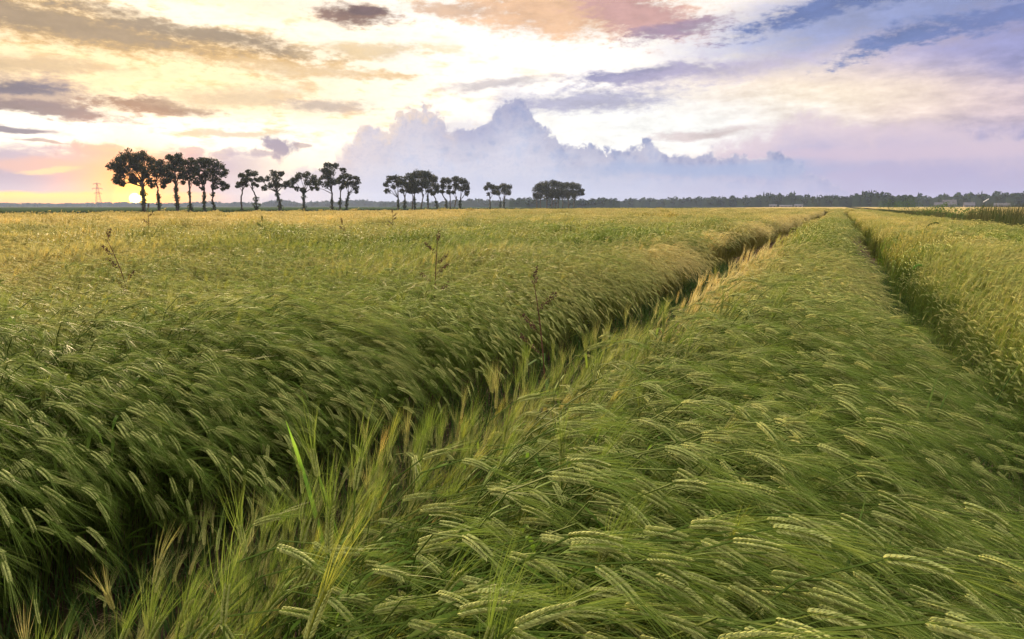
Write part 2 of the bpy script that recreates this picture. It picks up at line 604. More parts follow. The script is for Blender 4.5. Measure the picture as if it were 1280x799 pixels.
M_SOIL = simple_mat('soil', (0.050, 0.032, 0.022), (0.12, 0.075, 0.05), 7.0, 0.95, 8.0, bump=0.8, spec=0.0)
M_GROUND = simple_mat('ground_far', (0.05, 0.055, 0.02), (0.09, 0.075, 0.035), 0.05, 1.0, 8.0, spec=0.0)
M_BEET = simple_mat('green_crop', (0.022, 0.036, 0.013), (0.036, 0.052, 0.018), 0.8, 1.0, 6.0, stretch=(1.5, 0.15, 1), spec=0.0)
M_CANOPY = simple_mat('ripe_crop_far', (0.24, 0.185, 0.07), (0.35, 0.27, 0.11), 0.35, 1.0, 8.0, stretch=(0.35, 1.0, 1), spec=0.0)
M_LEAFT = simple_mat('oak_leaf', (0.030, 0.034, 0.015), (0.055, 0.058, 0.024), 0.6, 0.7, 3.0, transl=0.3)
M_BARK = simple_mat('oak_bark', (0.035, 0.028, 0.022), (0.075, 0.06, 0.045), 2.0, 0.9, 5.0)
M_IVY = simple_mat('ivy_leaf', (0.022, 0.038, 0.014), (0.04, 0.058, 0.02), 1.0, 0.6, 3.0, transl=0.15)
M_WOOD = simple_mat('far_wood', (0.022, 0.036, 0.018), (0.045, 0.060, 0.030), 0.03, 1.0, 4.0, spec=0.0)
M_REED = simple_mat('reed', (0.03, 0.05, 0.016), (0.075, 0.07, 0.03), 0.7, 0.8, 3.0, spec=0.05, transl=0.3)
M_STRAW = simple_mat('straw', (0.16, 0.11, 0.05), (0.30, 0.22, 0.11), 12.0, 0.8, 3.0, transl=0.2)
M_DOCK = simple_mat('dock_seed', (0.045, 0.018, 0.010), (0.10, 0.04, 0.02), 60.0, 0.8, 2.0)
M_WEED = simple_mat('weed_green', (0.04, 0.08, 0.018), (0.075, 0.12, 0.028), 20.0, 0.8, 2.0, spec=0.05, transl=0.35)
M_BLADE = simple_mat('bright_blade', (0.13, 0.27, 0.03), (0.20, 0.33, 0.04), 18.0, 0.5, 2.0, transl=0.5)
M_STEEL = simple_mat('pylon_steel', (0.12, 0.12, 0.12), (0.2, 0.2, 0.2), 0.5, 0.6, 2.0)
M_WALL = simple_mat('house_wall', (0.085, 0.08, 0.08), (0.13, 0.115, 0.11), 0.4, 0.9, 3.0)
M_WHITE = simple_mat('white_paint', (0.6, 0.6, 0.6), (0.75, 0.75, 0.75), 1.0, 0.7, 2.0)
M_SHED = simple_mat('shed_wall', (0.18, 0.175, 0.175), (0.25, 0.24, 0.235), 0.6, 0.9, 3.0)
M_ROOF = simple_mat('house_roof', (0.07, 0.065, 0.07), (0.11, 0.095, 0.095), 0.8, 0.85, 3.0)
M_GLASS = simple_mat('dark_glass', (0.02, 0.02, 0.025), (0.04, 0.04, 0.05), 1.0, 0.15, 2.0, spec=0.5)
M_FLOWER = simple_mat('white_petal', (0.75, 0.75, 0.68), (0.85, 0.85, 0.8), 3.0, 0.6, 2.0, transl=0.3)


# ------------------------------------------------------------------ ground
def sheet(name, s0, s1, t0, t1, z, mat, ns_=1, nt_=1, zf=None, label=None, cat=None, kind='structure'):
    vs = []
    fs = []
    for i in range(ns_ + 1):
        for j in range(nt_ + 1):
            s = s0 + (s1 - s0) * i / ns_
            t = t0 + (t1 - t0) * j / nt_
            vs.append(st(s, t, z + (zf(s, t) if zf else 0)))
    for i in range(ns_):
        for j in range(nt_):
            a = i * (nt_ + 1) + j
            fs.append((a, a + 1, a + nt_ + 2, a + nt_ + 1))
    mb = MB()
    mb.add(vs, fs)
    o = mb.obj(name, [mat], smooth=True)
    tag(o, label, cat, kind=kind)
    return o


gb = MB()
gb.add([(-6000, -3000, -0.03), (6000, -3000, -0.03), (6000, 9000, -0.03), (-6000, 9000, -0.03)], [(0, 1, 2, 3)])
tag(gb.obj('ground', [M_GROUND]), kind='structure')
sheet('soil', -6, 60, -12, 7, 0.0, M_SOIL, 330, 95,
      lambda s, t: 0.03 * float(mnoise.noise(Vector((s * 3, t * 5, 0)))) + 0.012 * float(mnoise.noise(Vector((s * 12, t * 14, 3)))))
sheet('field_of_low_green_crop', -600, 1100, -900, -60, 0.02, M_BEET, 40, 12)

# ------------------------------------------------------------------ barley plants
def stem_path(rng, H, th0, th1, L, n, k=1.6, side=0.0):
    pts = [Vector((0, 0, 0))]
    angs = []
    ph = side
    for i in range(n):
        u = (i + 0.5) / n
        th = th0 + (th1 - th0) * u ** k
        d = Vector((math.sin(th), math.sin(ph) * u * 0.3, math.cos(th))).normalized()
        pts.append(pts[-1] + d * (L / n))
    return pts, d


def spindle(mb, p, d, up, L, w, m, w2=None):
    d = d.normalized()
    a = d.cross(up)
    if a.length < 1e-6:
        a = d.orthogonal()
    a.normalize()
    b = a.cross(d)
    w2 = w2 or w
    c = p + d * L * 0.42
    vs = [p, c + a * w, c + b * w2, c - a * w, c - b * w2, p + d * L]
    mb.add(vs, [(0, 2, 1), (0, 3, 2), (0, 4, 3), (0, 1, 4), (5, 1, 2), (5, 2, 3), (5, 3, 4), (5, 4, 1)], m)


def ribbon(mb, pts, ws, side, m):
    vs = []
    for p, w in zip(pts, ws):
        if w > 0:
            vs.append(p - side * w)
            vs.append(p + side * w)
    fs = []
    n = len(vs) // 2
    for i in range(n - 1):
        fs.append((2 * i, 2 * i + 1, 2 * i + 3, 2 * i + 2))
    if ws[-1] == 0:
        vs.append(pts[-1])
        fs.append((2 * n - 2, 2 * n - 1, 2 * n))
    mb.add(vs, fs, m)


def plant(rng, kind, lod, parts=None, off=(0, 0), wmul=1.0):
    """one barley plant leaning towards +x. kind lean / up. parts: dict of MB per part, or one MB"""
    def P(k):
        if not isinstance(parts, dict):
            return parts
        if k == 'leaf':
            parts['leaf'].append(MB())
            return parts['leaf'][-1]
        return parts[k]
    ms, ml, mg, ma = 0, 1, 2, 3
    if kind == 'up':
        th0, th1 = rad(rng.uniform(-4, 6)), rad(rng.uniform(8, 38))
        L = rng.uniform(0.70, 0.86)
        e1 = th1 + rad(rng.uniform(5, 25))
        kk = 1.6
        ma = 4 if rng.random() < 0.4 else 3
    else:
        th0, th1 = rad(rng.uniform(4, 15)), rad(rng.uniform(72, 118))
        L = rng.uniform(0.93, 1.05)
        e1 = th1 + rad(rng.uniform(10, 34))
        kk = rng.uniform(3.0, 4.6)
    side = rng.uniform(-0.5, 0.5)
    n = {0: 9, 1: 5, 2: 3}[lod]
    pts, d = stem_path(rng, 0, th0, th1, L, n, kk, side)
    ox = Vector((off[0], off[1], 0))
    pts = [p + ox for p in pts]
    sw = 0.0016 * wmul * (1 if lod < 2 else 1.6)
    if lod == 0:
        P('stem').tube(pts, [sw * 1.1] * len(pts), 4, ms, cap=False)
    else:
        ribbon(P('stem'), pts, [sw * 1.2] * len(pts), Vector((rng.uniform(-.4, .4), 1, 0)).normalized(), ms)
    # leaves
    nl = {0: rng.choice([1, 1, 2, 2]), 1: rng.choice([1, 2]), 2: 1}[lod]
    for _ in range(nl):
        i = rng.randint(max(1, n // 3), max(1, n - 2))
        p = pts[i]
        az = rng.uniform(-1.1, 1.1) if kind == 'lean' else rng.uniform(-2.5, 2.5)
        e = rng.uniform(0.5, 1.1)
        lp = [p]
        LL = rng.uniform(0.08, 0.16) if rng.random() < .8 else rng.uniform(0.18, 0.26)
        segs = 5 if lod == 0 else 3
        for j in range(segs):
            el = e - (j / segs) * rng.uniform(0.8, 1.8)
            dd = Vector((math.cos(az) * math.cos(el), math.sin(az) * math.cos(el), math.sin(el)))
            lp.append(lp[-1] + dd * LL / segs)
        w = rng.uniform(0.0035, 0.006) * (wmul ** 0.5)
        ws = [w * 0.8] + [w] * (segs - 2) + [w * 0.7, 0]
        ribbon(P('leaf'), lp, ws[:len(lp) - 1] + [0], Vector((-math.sin(az), math.cos(az), rng.uniform(-.3, .3))).normalized(), ml)
    # ear
    EL_ = rng.uniform(0.055, 0.088)
    ne = {0: 12, 1: 5, 2: 2}[lod]
    p = pts[-1].copy()
    th = th1
    ep = [p.copy()]
    ed = []
    sdv = rng.uniform(-0.12, 0.12)
    for i in range(ne):
        u = (i + 0.5) / ne
        th = th1 + (e1 - th1) * u
        dd = Vector((math.sin(th), sdv * u, math.cos(th))).normalized()
        p = p + dd * EL_ / ne
        ep.append(p.copy())
        ed.append(dd)
    roll = rng.uniform(0, math.pi)
    if lod == 0:
        mbE = P('ear')
        es = 0.68 if kind == 'up' else rng.uniform(0.74, 0.95)
        for i in range(ne):
            dd = ed[i]
            a = dd.orthogonal().normalized()
            a = Matrix.Rotation(roll, 3, dd) @ a
            b = dd.cross(a)
            taper = 0.72 + 0.28 * math.sin(math.pi * min(1, (i + 2) / ne * 0.9))
            for k in range(2):
                sg = 1 if k == 0 else -1
                shift = 0.5 * EL_ / ne if k else 0
                for bb in (-0.6, 0.6):
                    base = ep[i] + dd * shift + (a * sg * 0.0026 + b * bb * 0.0042) * es
                    gd = (dd * 1.0 + a * sg * 0.36 + b * bb * 0.32).normalized()
                    spindle(mbE, base, gd, b, 0.0135 * taper, 0.0028 * taper * es, mg, 0.0034 * taper * es)
    elif lod == 1:
        for sgn in (-1, 1):
            for i in range(ne):
                dd = ed[i]
                a = Matrix.Rotation(roll, 3, dd) @ dd.orthogonal().normalized()
                spindle(P('ear'), ep[i] + a * sgn * 0.002, (dd + a * sgn * 0.3).normalized(), a, 0.026 * (1 - 0.25 * i / ne), 0.0050, mg, 0.0046)
    else:
        spindle(P('ear'), ep[0], (ep[-1] - ep[0]), Vector((0, 0, 1)), EL_ * 1.1, 0.0052 * wmul, mg)
    # awns
    na = {0: 27, 1: 11, 2: 5}[lod]
    for i in range(na):
        u = rng.random()
        j = min(ne - 1, int(u * ne))
        q0 = ep[j]
        dd = ed[j]
        sp = rng.uniform(0.04, 0.26)
        a = dd.orthogonal().normalized()
        a = Matrix.Rotation(rng.uniform(0, 2 * math.pi), 3, dd) @ a
        ad = (dd + a * sp).normalized()
        AL = rng.uniform(0.11, 0.165) * (1.0 if kind == 'lean' else 1.05)
        bend = Vector((0.10, 0, -0.10)) if kind == 'lean' else Vector((0.12, 0, -0.02))
        q1 = q0 + ad * AL * 0.5
        q2 = q1 + (ad + bend).normalized() * AL * 0.5
        w = {0: 0.00048, 1: 0.0009, 2: 0.0016}[lod] * wmul
        sv_ = ad.cross(Vector((rng.uniform(-1, 1), rng.uniform(-1, 1), rng.uniform(-1, 1))))
        if sv_.length < 1e-4:
            sv_ = ad.orthogonal()
        sv_.normalize()
        if lod < 2:
            ribbon(P('awns'), [q0, q1, q2], [w, w * 0.8, 0], sv_, ma)
        else:
            ribbon(P('awns'), [q0, q2], [w, 0], sv_, ma)


def proto_collection(name, builders):
    c = bpy.data.collections.new(name)
    for i, b in enumerate(builders):
        mb = MB()
        b(mb)
        o = mb.obj('%s_%02d' % (name, i), BMATS, link=False)
        c.objects.link(o)
    return c


NL, NU = 20, 10


def mkb(kind, lod, seed):
    def f(mb):
        plant(random.Random(seed), kind, lod, mb)
    return f


C0 = proto_collection('src_near', [mkb('lean', 0, 100 + i) for i in range(NL)] + [mkb('up', 0, 200 + i) for i in range(NU)])
C1 = proto_collection('src_mid', [mkb('lean', 1, 300 + i) for i in range(NL)] + [mkb('up', 1, 400 + i) for i in range(NU)])


def mkclump(kind, seed, size, n, wm):
    def f(mb):
        rng = random.Random(seed)
        for _ in range(n):
            sub = MB()
            plant(rng, kind if rng.random() < 0.85 else 'up', 2, sub, wmul=wm)
            sc_ = rng.uniform(0.85, 1.08)
            a = rng.gauss(0, 0.35)
            ca, sa = math.cos(a), math.sin(a)
            x0, y0 = rng.uniform(-size / 2, size / 2), rng.uniform(-size / 2, size / 2)
            b = len(mb.v)
            for (x, y, z) in sub.v:
                mb.v.append(((x * ca - y * sa) * sc_ + x0, (x * sa + y * ca) * sc_ + y0, z * sc_))
            for fc, mi in zip(sub.f, sub.mi):
                mb.f.append(tuple(i + b for i in fc))
                mb.mi.append(mi)
    return f


C2 = proto_collection('src_far', [mkclump('lean', 500 + i, 0.5, 95, 1.7) for i in range(6)] + [mkclump('up', 520 + i, 0.5, 95, 1.7) for i in range(3)])
C3 = proto_collection('src_vfar', [mkclump('lean', 600 + i, 1.8, 330, 4.5) for i in range(6)])


def gn_instancer(coll):
    ng = bpy.data.node_groups.new('scatter', 'GeometryNodeTree')
    ng.interface.new_socket('Geometry', in_out='INPUT', socket_type='NodeSocketGeometry')
    ng.interface.new_socket('Geometry', in_out='OUTPUT', socket_type='NodeSocketGeometry')
    N = ng.nodes
    gi = N.new('NodeGroupInput')
    go = N.new('NodeGroupOutput')
    ci = N.new('GeometryNodeCollectionInfo')
    ci.inputs['Collection'].default_value = coll
    ci.inputs['Separate Children'].default_value = True
    ci.inputs['Reset Children'].default_value = True
    ip = N.new('GeometryNodeInstanceOnPoints')
    ip.inputs['Pick Instance'].default_value = True

    def attr(nm, ty):
        a = N.new('GeometryNodeInputNamedAttribute')
        a.data_type = ty
        a.inputs['Name'].default_value = nm
        return a.outputs['Attribute']
    L = ng.links
    L.new(gi.outputs[0], ip.inputs['Points'])
    L.new(ci.outputs[0], ip.inputs['Instance'])
    L.new(attr('idx', 'INT'), ip.inputs['Instance Index'])
    L.new(attr('rot', 'FLOAT_VECTOR'), ip.inputs['Rotation'])
    L.new(attr('scl', 'FLOAT_VECTOR'), ip.inputs['Scale'])
    L.new(ip.outputs[0], go.inputs[0])
    return ng


GN = {}


def scatter(name, pos, rot, scl, idx, tint, coll, label, cat, kind='stuff'):
    me = bpy.data.meshes.new(name)
    n = len(pos)
    me.vertices.add(n)
    me.vertices.foreach_set('co', np.asarray(pos, np.float32).ravel())
    for nm, ty, arr, key in (('rot', 'FLOAT_VECTOR', rot, 'vector'), ('scl', 'FLOAT_VECTOR', scl, 'vector'),
                             ('idx', 'INT', idx, 'value'), ('tint', 'FLOAT', tint, 'value')):
        a = me.attributes.new(nm, ty, 'POINT')
        a.data.foreach_set(key, np.asarray(arr, np.int32 if ty == 'INT' else np.float32).ravel())
    me.update()
    o = bpy.data.objects.new(name, me)
    COL.objects.link(o)
    md = o.modifiers.new('scatter', 'NODES')
    if coll.name not in GN:
        GN[coll.name] = gn_instancer(coll)
    md.node_group = GN[coll.name]
    tag(o, label, cat, kind=kind)
    return o


# --- where barley grows (field coordinates of the plant bases)
LB, CB0, CB1, RB, RE = -2.30, -1.18, 0.16, 0.80, 4.9


def edge_wob(s, seed):
    return (fbm(s * 0.9, s * 0 + seed, seed) - 0.5) * 0.30


def canopy(s, t):
    """relative plant height"""
    h = 1.0 + (fbm(s * 0.55, t * 0.55, 5) - 0.5) * 0.26 + (fbm(s * 1.7, t * 1.7, 9) - 0.5) * 0.16
    h = h - 0.16 * np.clip((fbm(s * 0.18, t * 0.3, 33) - 0.55) * 6, 0, 1) * (t < -4)
    h = h * (1 - 0.22 * np.clip((t - (CB1 - 0.5)) / 0.5, 0, 1) * (t < 0.5))
    h = h * (1 - 0.42 * np.clip((RB + 0.42 - t) / 0.42, 0, 1) * (t > RB - 0.2))
    h = h * (1 - 0.26 * np.clip((CB0 + 0.35 - t) / 0.45, 0, 1) * (t > CB0 - 0.3))
    h = h * np.where(t > RB - 0.3, 0.92, 1.0)
    h = h * (1 - 0.16 * np.clip((t - (LB - 0.4)) / 0.4, 0, 1) * (t < CB0 - 0.5))
    h = h * (1 - 0.13 * np.clip((np.hypot(s, t) - 30) / 25, 0, 1))
    return h


rs = np.random.RandomState(7)


def field_attrs(s, t, n):
    """rotation, scale, kind probability, gold tint (ripeness and painted backlight) for bases at s,t"""
    h = canopy(s, t)
    az = -0.80 - 0.65 * np.clip(np.arctan2(s * SA + t * CA, np.maximum(s * CA - t * SA, 0.3)), -0.75, 0.75) + (fbm(s * 0.8, t * 0.8, 21) - 0.5) * 1.0 + (fbm(s * 3.0, t * 3.0, 23) - 0.5) * 0.7 + rs.normal(0, 0.20, n)
    up = np.zeros(n)
    up = np.where((t > CB0 - 0.05) & (t < CB0 + 0.20), 0.6, up)
    up = np.where((t > RB + .2) & (t < RB + 0.9), 0.45, up)
    up = np.where((t > RB + 0.9) & (t < RB + 2.0), 0.25, up)
    up = np.maximum(up, np.clip((fbm(s * 0.35, t * 0.35, 41) - 0.58) * 4, 0, 0.6) * ((t < -4) | (t > 2)))
    up = np.maximum(up, 0.06)
    tint = -0.04 + 0.20 * np.clip((np.hypot(s, t) - 1.8) / 4, 0, 1) + (fbm(s * 0.5, t * 0.5, 51) - 0.5) * 0.5  # near plants tinted darker green, more gold farther off
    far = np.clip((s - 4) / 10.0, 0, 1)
    tint = tint + 0.85 * far * np.exp(-((t - (LB - 0.15)) / 0.45) ** 2) * (0.5 + fbm(s * 0.3, t * 0, 61))  # left bed's edge gold: partly ripe awns, partly backlight painted into the tint
    tint = tint + 0.75 * np.clip((s - 2.2) / 4, 0, 1) * np.exp(-((t - (CB0 + 0.02)) / 0.22) ** 2) * (0.5 + fbm(s * 0.35, t * 0, 63))  # middle bed's left edge: ripe gold and painted backlight together
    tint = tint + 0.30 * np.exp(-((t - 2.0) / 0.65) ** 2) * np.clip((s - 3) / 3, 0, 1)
    # the gold tint grows with the distance on the left
    X = s * SA + t * CA
    D = np.hypot(s, t)
    lf = np.clip((-X - 1.0) / 6, 0, 1)
    tint = tint + 0.14 * lf + 0.36 * np.clip((D - 3) / 8, 0, 1) * lf
    tint = tint + 0.18 * np.clip((fbm(s * 0.9, t * 0.9, 57) - 0.55) * 5, 0, 1)
    tint = tint + 0.50 * np.clip((D - 18) / 22, 0, 1) * (t < -3)
    tint = tint + 0.25 * np.clip((D - 18) / 22, 0, 1) * (t >= -3)
    tint = tint + 0.5 * (t > 8)
    tint = tint - 0.25 * np.clip((fbm(s * 0.22, t * 0.3, 71) - 0.5) * 5, 0, 1)
    return h, az, up, np.clip(tint + rs.normal(0, 0.10, n), 0, 1)


def sample(dmin, dmax, dens, halfaz=50, right_field=False):
    """random bases in the wedge in front of the camera"""
    R = dmax + 0.5
    n = int(dens * (2 * R) * (R + 1.2))
    X = rs.uniform(-R, R, n)
    Y = rs.uniform(-1.2, R, n)
    D = np.hypot(X, Y)
    A = np.degrees(np.arctan2(X, Y + 0.9))
    k = (D >= dmin) & (D < dmax) & (np.abs(A) < halfaz)
    X, Y = X[k], Y[k]
    s = X * SA + Y * CA
    t = X * CA - Y * SA
    return X, Y, s, t


def in_beds(s, t):
    a = (t < LB + edge_wob(s, 1)) & (t > -61)
    b = (t > CB0 + edge_wob(s, 2)) & (t < CB1 + edge_wob(s, 3))
    c = (t > RB + edge_wob(s, 4)) & (t < RE)
    return a, b, c


STORE = {'left': [], 'centre': [], 'right': []}
CAMCLEAR = 0.62


def make_scatter(dmin, dmax, dens, coll, nl, nu, names, clump=False, halfaz=50, band=None, skip=None):
    X, Y, s, t = sample(dmin, dmax, dens, halfaz)
    a, b, c = in_beds(s, t)
    if clump:
        a &= t < LB - 0.22
        b &= (t > CB0 + 0.15) & (t < CB1 - 0.22)
        c &= t > RB + 0.2
    if band:
        w = (t > band[0]) & (t < band[1])
        a &= w
        b &= w
        c &= w
    if skip:
        w = ~((t > skip[0]) & (t < skip[1]) & (np.hypot(s, t) < skip[2]))
        a &= w
        b &= w
        c &= w
    res = {}
    for key, mk in (('left', a), ('centre', b), ('right', c)):
        k = mk.copy()
        if dmin < 1:
            k &= np.hypot(X, Y) > CAMCLEAR
        n = int(k.sum())
        if n == 0:
            continue
        ss, tt, xx, yy = s[k], t[k], X[k], Y[k]
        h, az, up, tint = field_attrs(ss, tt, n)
        isup = rs.uniform(0, 1, n) < up
        idx = np.where(isup, nl + rs.randint(0, max(1, nu), n) if nu else 0, rs.randint(0, nl, n))
        if nu == 0:
            idx = rs.randint(0, nl, n)
        pos = np.stack([xx, yy, np.zeros(n)], 1)
        rot = np.stack([rs.normal(0, 0.10, n), rs.normal(0.09, 0.16, n), az], 1)
        sc_ = h * rs.uniform(0.93, 1.06, n)
        scl = np.stack([sc_, sc_, sc_], 1)
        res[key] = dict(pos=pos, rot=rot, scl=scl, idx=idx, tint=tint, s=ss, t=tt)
    return res


near = make_scatter(0.0, 4.2, 780, C0, NL, NU, None)
mid = make_scatter(4.2, 12.0, 560, C1, NL, NU, None, halfaz=47)
far = make_scatter(12.0, 42.0, 7.0, C2, 6, 3, None, clump=True, halfaz=46)
far2 = make_scatter(42.0, 110.0, 7.0, C2, 6, 3, None, clump=True, halfaz=40, band=(-6, 5))
vfar = make_scatter(42.0, 200.0, 0.5, C3, 6, 0, None, halfaz=46, skip=(-6.5, 5.5, 110))


def foot(d):
    """upright stragglers in the wheel track beside the centre bed"""
    X, Y, s, t = sample(0.5, d, 430, 50)
    nr = 1 - np.clip((s - 1.9) / 1.6, 0, 1)              # dense close to the camera, thin farther on
    keep_p = nr * np.clip((t + 2.1) / 0.55, 0.1, 1) + (1 - nr) * 0.22 * np.clip((t + 1.75) / 0.4, 0, 1)
    k = (t > -2.1) & (t < CB0 + 0.05) & (rs.uniform(0, 1, len(t)) < keep_p) & (fbm(s * 1.1, t * 2, 81) > 0.30)
    n = int(k.sum())
    s, t = s[k], t[k]
    nr = nr[k]
    h = (0.36 + 0.34 * np.clip((t + 1.85) / 0.65, 0, 1) + rs.uniform(-0.12, 0.10, n)) * (0.66 + 0.34 * nr)
    return dict(pos=np.stack([X[k], Y[k], np.zeros(n)], 1),
                rot=np.stack([rs.normal(0, 0.18, n), rs.normal(0.0, 0.18, n), rs.normal(0, 1.0, n)], 1),
                scl=np.stack([h, h, h], 1), idx=NL + rs.randint(0, NU, n),
                tint=np.clip(0.12 + 0.35 * fbm(s, t, 91) + rs.normal(0, 0.22, n), 0, 1), s=s, t=t)


fr = foot(9.0)


def foot_right(d):
    X, Y, s, t = sample(0.8, d, 150, 50)
    k = (t > CB1 + 0.05) & (t < RB + 0.1) & (rs.uniform(0, 1, len(t)) < np.abs(t - 0.52) * 1.5) & (fbm(s * 1.3, t * 2, 83) > 0.42)
    n = int(k.sum())
    s, t = s[k], t[k]
    h = rs.uniform(0.30, 0.62, n)
    return dict(pos=np.stack([X[k], Y[k], np.zeros(n)], 1),
                rot=np.stack([rs.normal(0, 0.3, n), rs.normal(0.0, 0.3, n), rs.normal(0, 1.2, n)], 1),
                scl=np.stack([h, h, h], 1), idx=rs.randint(0, NL + NU, n),
                tint=np.clip(0.15 + rs.normal(0, 0.2, n), 0, 1), s=s, t=t)


fr2 = foot_right(14.0)


# --- the nearest plants, one object each
def cat_dicts(ds):
    return {k: np.concatenate([d[k] for d in ds]) for k in ds[0]}


NEARLABEL = 'bent green barley plant with drooping bearded ear in the nearest part of the middle bed'
allc = near['centre']
tip = allc['pos'] + np.stack([np.cos(allc['rot'][:, 2]) * 0.5, np.sin(allc['rot'][:, 2]) * 0.5, 0.82 * allc['scl'][:, 0]], 1)


def project(p):
    x = p[:, 0]
    y = p[:, 1]
    z = p[:, 2] - CAMZ
    fw = y * math.cos(PITCH) - z * math.sin(PITCH)
    uu = y * math.sin(PITCH) + z * math.cos(PITCH)
    fw = np.maximum(fw, 1e-3)
    return 640 + 853 * x / fw, 399.5 - 853 * uu / fw, fw


px, py, fw = project(tip)
score = fw - 0.9 * (allc['scl'][:, 0] - 1.0) * 3 + np.where((px < 0) | (px > 1270) | (py > 790) | (py < 300), 99, 0) + np.where(allc['idx'] >= NL, 50, 0)
order = np.argsort(score)
pick = order[:290]
keep = np.ones(len(score), bool)
keep[pick] = False

PART_MESH = []
for i in range(NL):
    parts = {'stem': MB(), 'leaf': [], 'ear': MB(), 'awns': MB()}
    plant(random.Random(100 + i), 'lean', 0, parts)
    pm = {k: parts[k].mesh('barley_' + k, BMATS) for k in ('stem', 'ear', 'awns')}
    pm['leaf'] = [b_.mesh('barley_leaf', BMATS) for b_ in parts['leaf']]
    PART_MESH.append(pm)
for j in pick:
    e = bpy.data.objects.new('barley_plant', None)
    e.empty_display_size = 0.1
    COL.objects.link(e)
    e.location = allc['pos'][j]
    e.rotation_euler = allc['rot'][j]
    e.scale = allc['scl'][j]
    tag(e, NEARLABEL, 'barley plant', 'nearest barley plants of the middle bed')
    pm = PART_MESH[int(allc['idx'][j])]
    hold = {}
    for k, msh in [('stem', pm['stem']), ('ear', pm['ear']), ('awns', pm['awns'])] + [('leaf', q_) for q_ in pm['leaf']]:
        o = bpy.data.objects.new(k, msh)
        COL.objects.link(o)
        o.parent = hold['ear'] if k == 'awns' else e
        o['tint'] = float(allc['tint'][j])
        hold[k] = o
near['centre'] = {k: v[keep] for k, v in allc.items()}

LBL = {'left': ('barley_crop', 'wide stand of windblown barley left of the left wheel track'),
       'centre': ('barley_crop', 'raised bed of windblown green barley between the two wheel tracks'),
       'right': ('barley_crop', 'barley with golden upright awns right of the right wheel track')}
for key in ('left', 'centre', 'right'):
    for dct, coll, w in ((near, C0, 'close by'), (mid, C1, 'a few metres off'), (far, C2, 'in the middle distance'), (far2, C2, 'well out beside the tracks'), (vfar, C3, 'far off')):
        if key in dct:
            d = dct[key]
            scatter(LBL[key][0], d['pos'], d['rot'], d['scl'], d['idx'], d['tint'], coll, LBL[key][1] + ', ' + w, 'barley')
scatter('barley_crop', fr['pos'], fr['rot'], fr['scl'], fr['idx'], fr['tint'], C0,
        'upright orange-awned barley stragglers in the left wheel track', 'barley')
scatter('barley_crop', fr2['pos'], fr2['rot'], fr2['scl'], fr2['idx'], fr2['tint'], C0,
        'short trodden barley stragglers in the right wheel track', 'barley')
print('counts', {k: len(v['s']) for k, v in near.items()}, {k: len(v['s']) for k, v in mid.items()},
      {k: len(v['s']) for k, v in far.items()}, {k: len(v['s']) for k, v in vfar.items()}, len(fr['s']))

# closed crop surface under the far plants
sheet('barley_canopy_far', 112, 900, -6.3, 4.6, 0.60, M_CANOPY, 120, 6,
      lambda s, t: 0.10 * float(mnoise.noise(Vector((s * 0.3, t * 0.5, 0)))),
      'ripe barley surface at the far ends of the wheel tracks', 'barley', 'stuff')
sheet('barley_canopy_far', 40, 900, -61, -6.3, 0.60, M_CANOPY, 200, 30,
      lambda s, t: 0.10 * float(mnoise.noise(Vector((s * 0.3, t * 0.5, 0)))),
      'distant ripe barley surface of the left field up to the tree road', 'barley', 'stuff')
sheet('barley_canopy_far', 30, 1000, 11, 300, 0.62, M_CANOPY, 200, 40,
      lambda s, t: 0.10 * float(mnoise.noise(Vector((s * 0.3, t * 0.5, 9)))),
      'ripe golden crop beyond the reedy ditch on the right', 'barley', 'stuff')

# trampled straw and short weeds in the wheel tracks
mb = MB()
rng = random.Random(5)
for _ in range(9000):
    s = rng.uniform(0.3, 26) if rng.random() < 0.6 else rng.uniform(0.3, 8)
    t = rng.uniform(CB1 - 0.1, RB + 0.05) if rng.random() < 0.55 else rng.uniform(LB - 0.05, CB0)
    x, y, _z = st(s, t)
    a = rng.uniform(0, 6.28)
    L = rng.uniform(0.08, 0.30)
    z0 = rng.uniform(0.01, 0.10)
    p0 = Vector((x, y, z0))
    p1 = p0 + Vector((math.cos(a), math.sin(a), rng.uniform(-0.15, 0.45))) * L * 0.5
    p2 = p1 + Vector((math.cos(a), math.sin(a), rng.uniform(-0.3, 0.2))) * L * 0.5
    ribbon(mb, [p0, p1, p2], [0.0018, 0.0016, 0], Vector((-math.sin(a), math.cos(a), 0.3)).normalized(), 0)
tag(mb.obj('trampled_straw', [M_STRAW]), 'trampled straw and fallen stalks in the wheel tracks', 'straw', kind='stuff')
mb = MB()
for _ in range(17000):
    s = 0.2 + 16 * rng.random() ** 1.5
    t = rng.uniform(RB - 0.2, RB + 0.35) if rng.random() < 0.3 else rng.uniform(LB - 0.1, CB0 + 0.1)
    x, y, _z = st(s, t)
    a = rng.uniform(0, 6.28)
    L = rng.uniform(0.12, 0.38)
    p0 = Vector((x, y, 0))
    p1 = p0 + Vector((math.cos(a) * .25, math.sin(a) * .25, 1)) * L * 0.5
    p2 = p1 + Vector((math.cos(a) * .6, math.sin(a) * .6, 0.7)) * L * 0.5
    ribbon(mb, [p0, p1, p2], [0.0035, 0.003, 0], Vector((-math.sin(a), math.cos(a), 0)), 0)
tag(mb.obj('undergrowth', [M_WEED]), 'short green grass at the foot of the barley beside the wheel tracks', 'grass', kind='stuff')


# ------------------------------------------------------------------ trees of the road on the left
ROAD_T = -149.0


def road_dist(px):
    """distance and heading of the road line under photo column px"""
    az = math.atan((px - 640) / 864.7)
    rel = az - ROW
    D = ROAD_T / math.sin(rel)
    return az, D


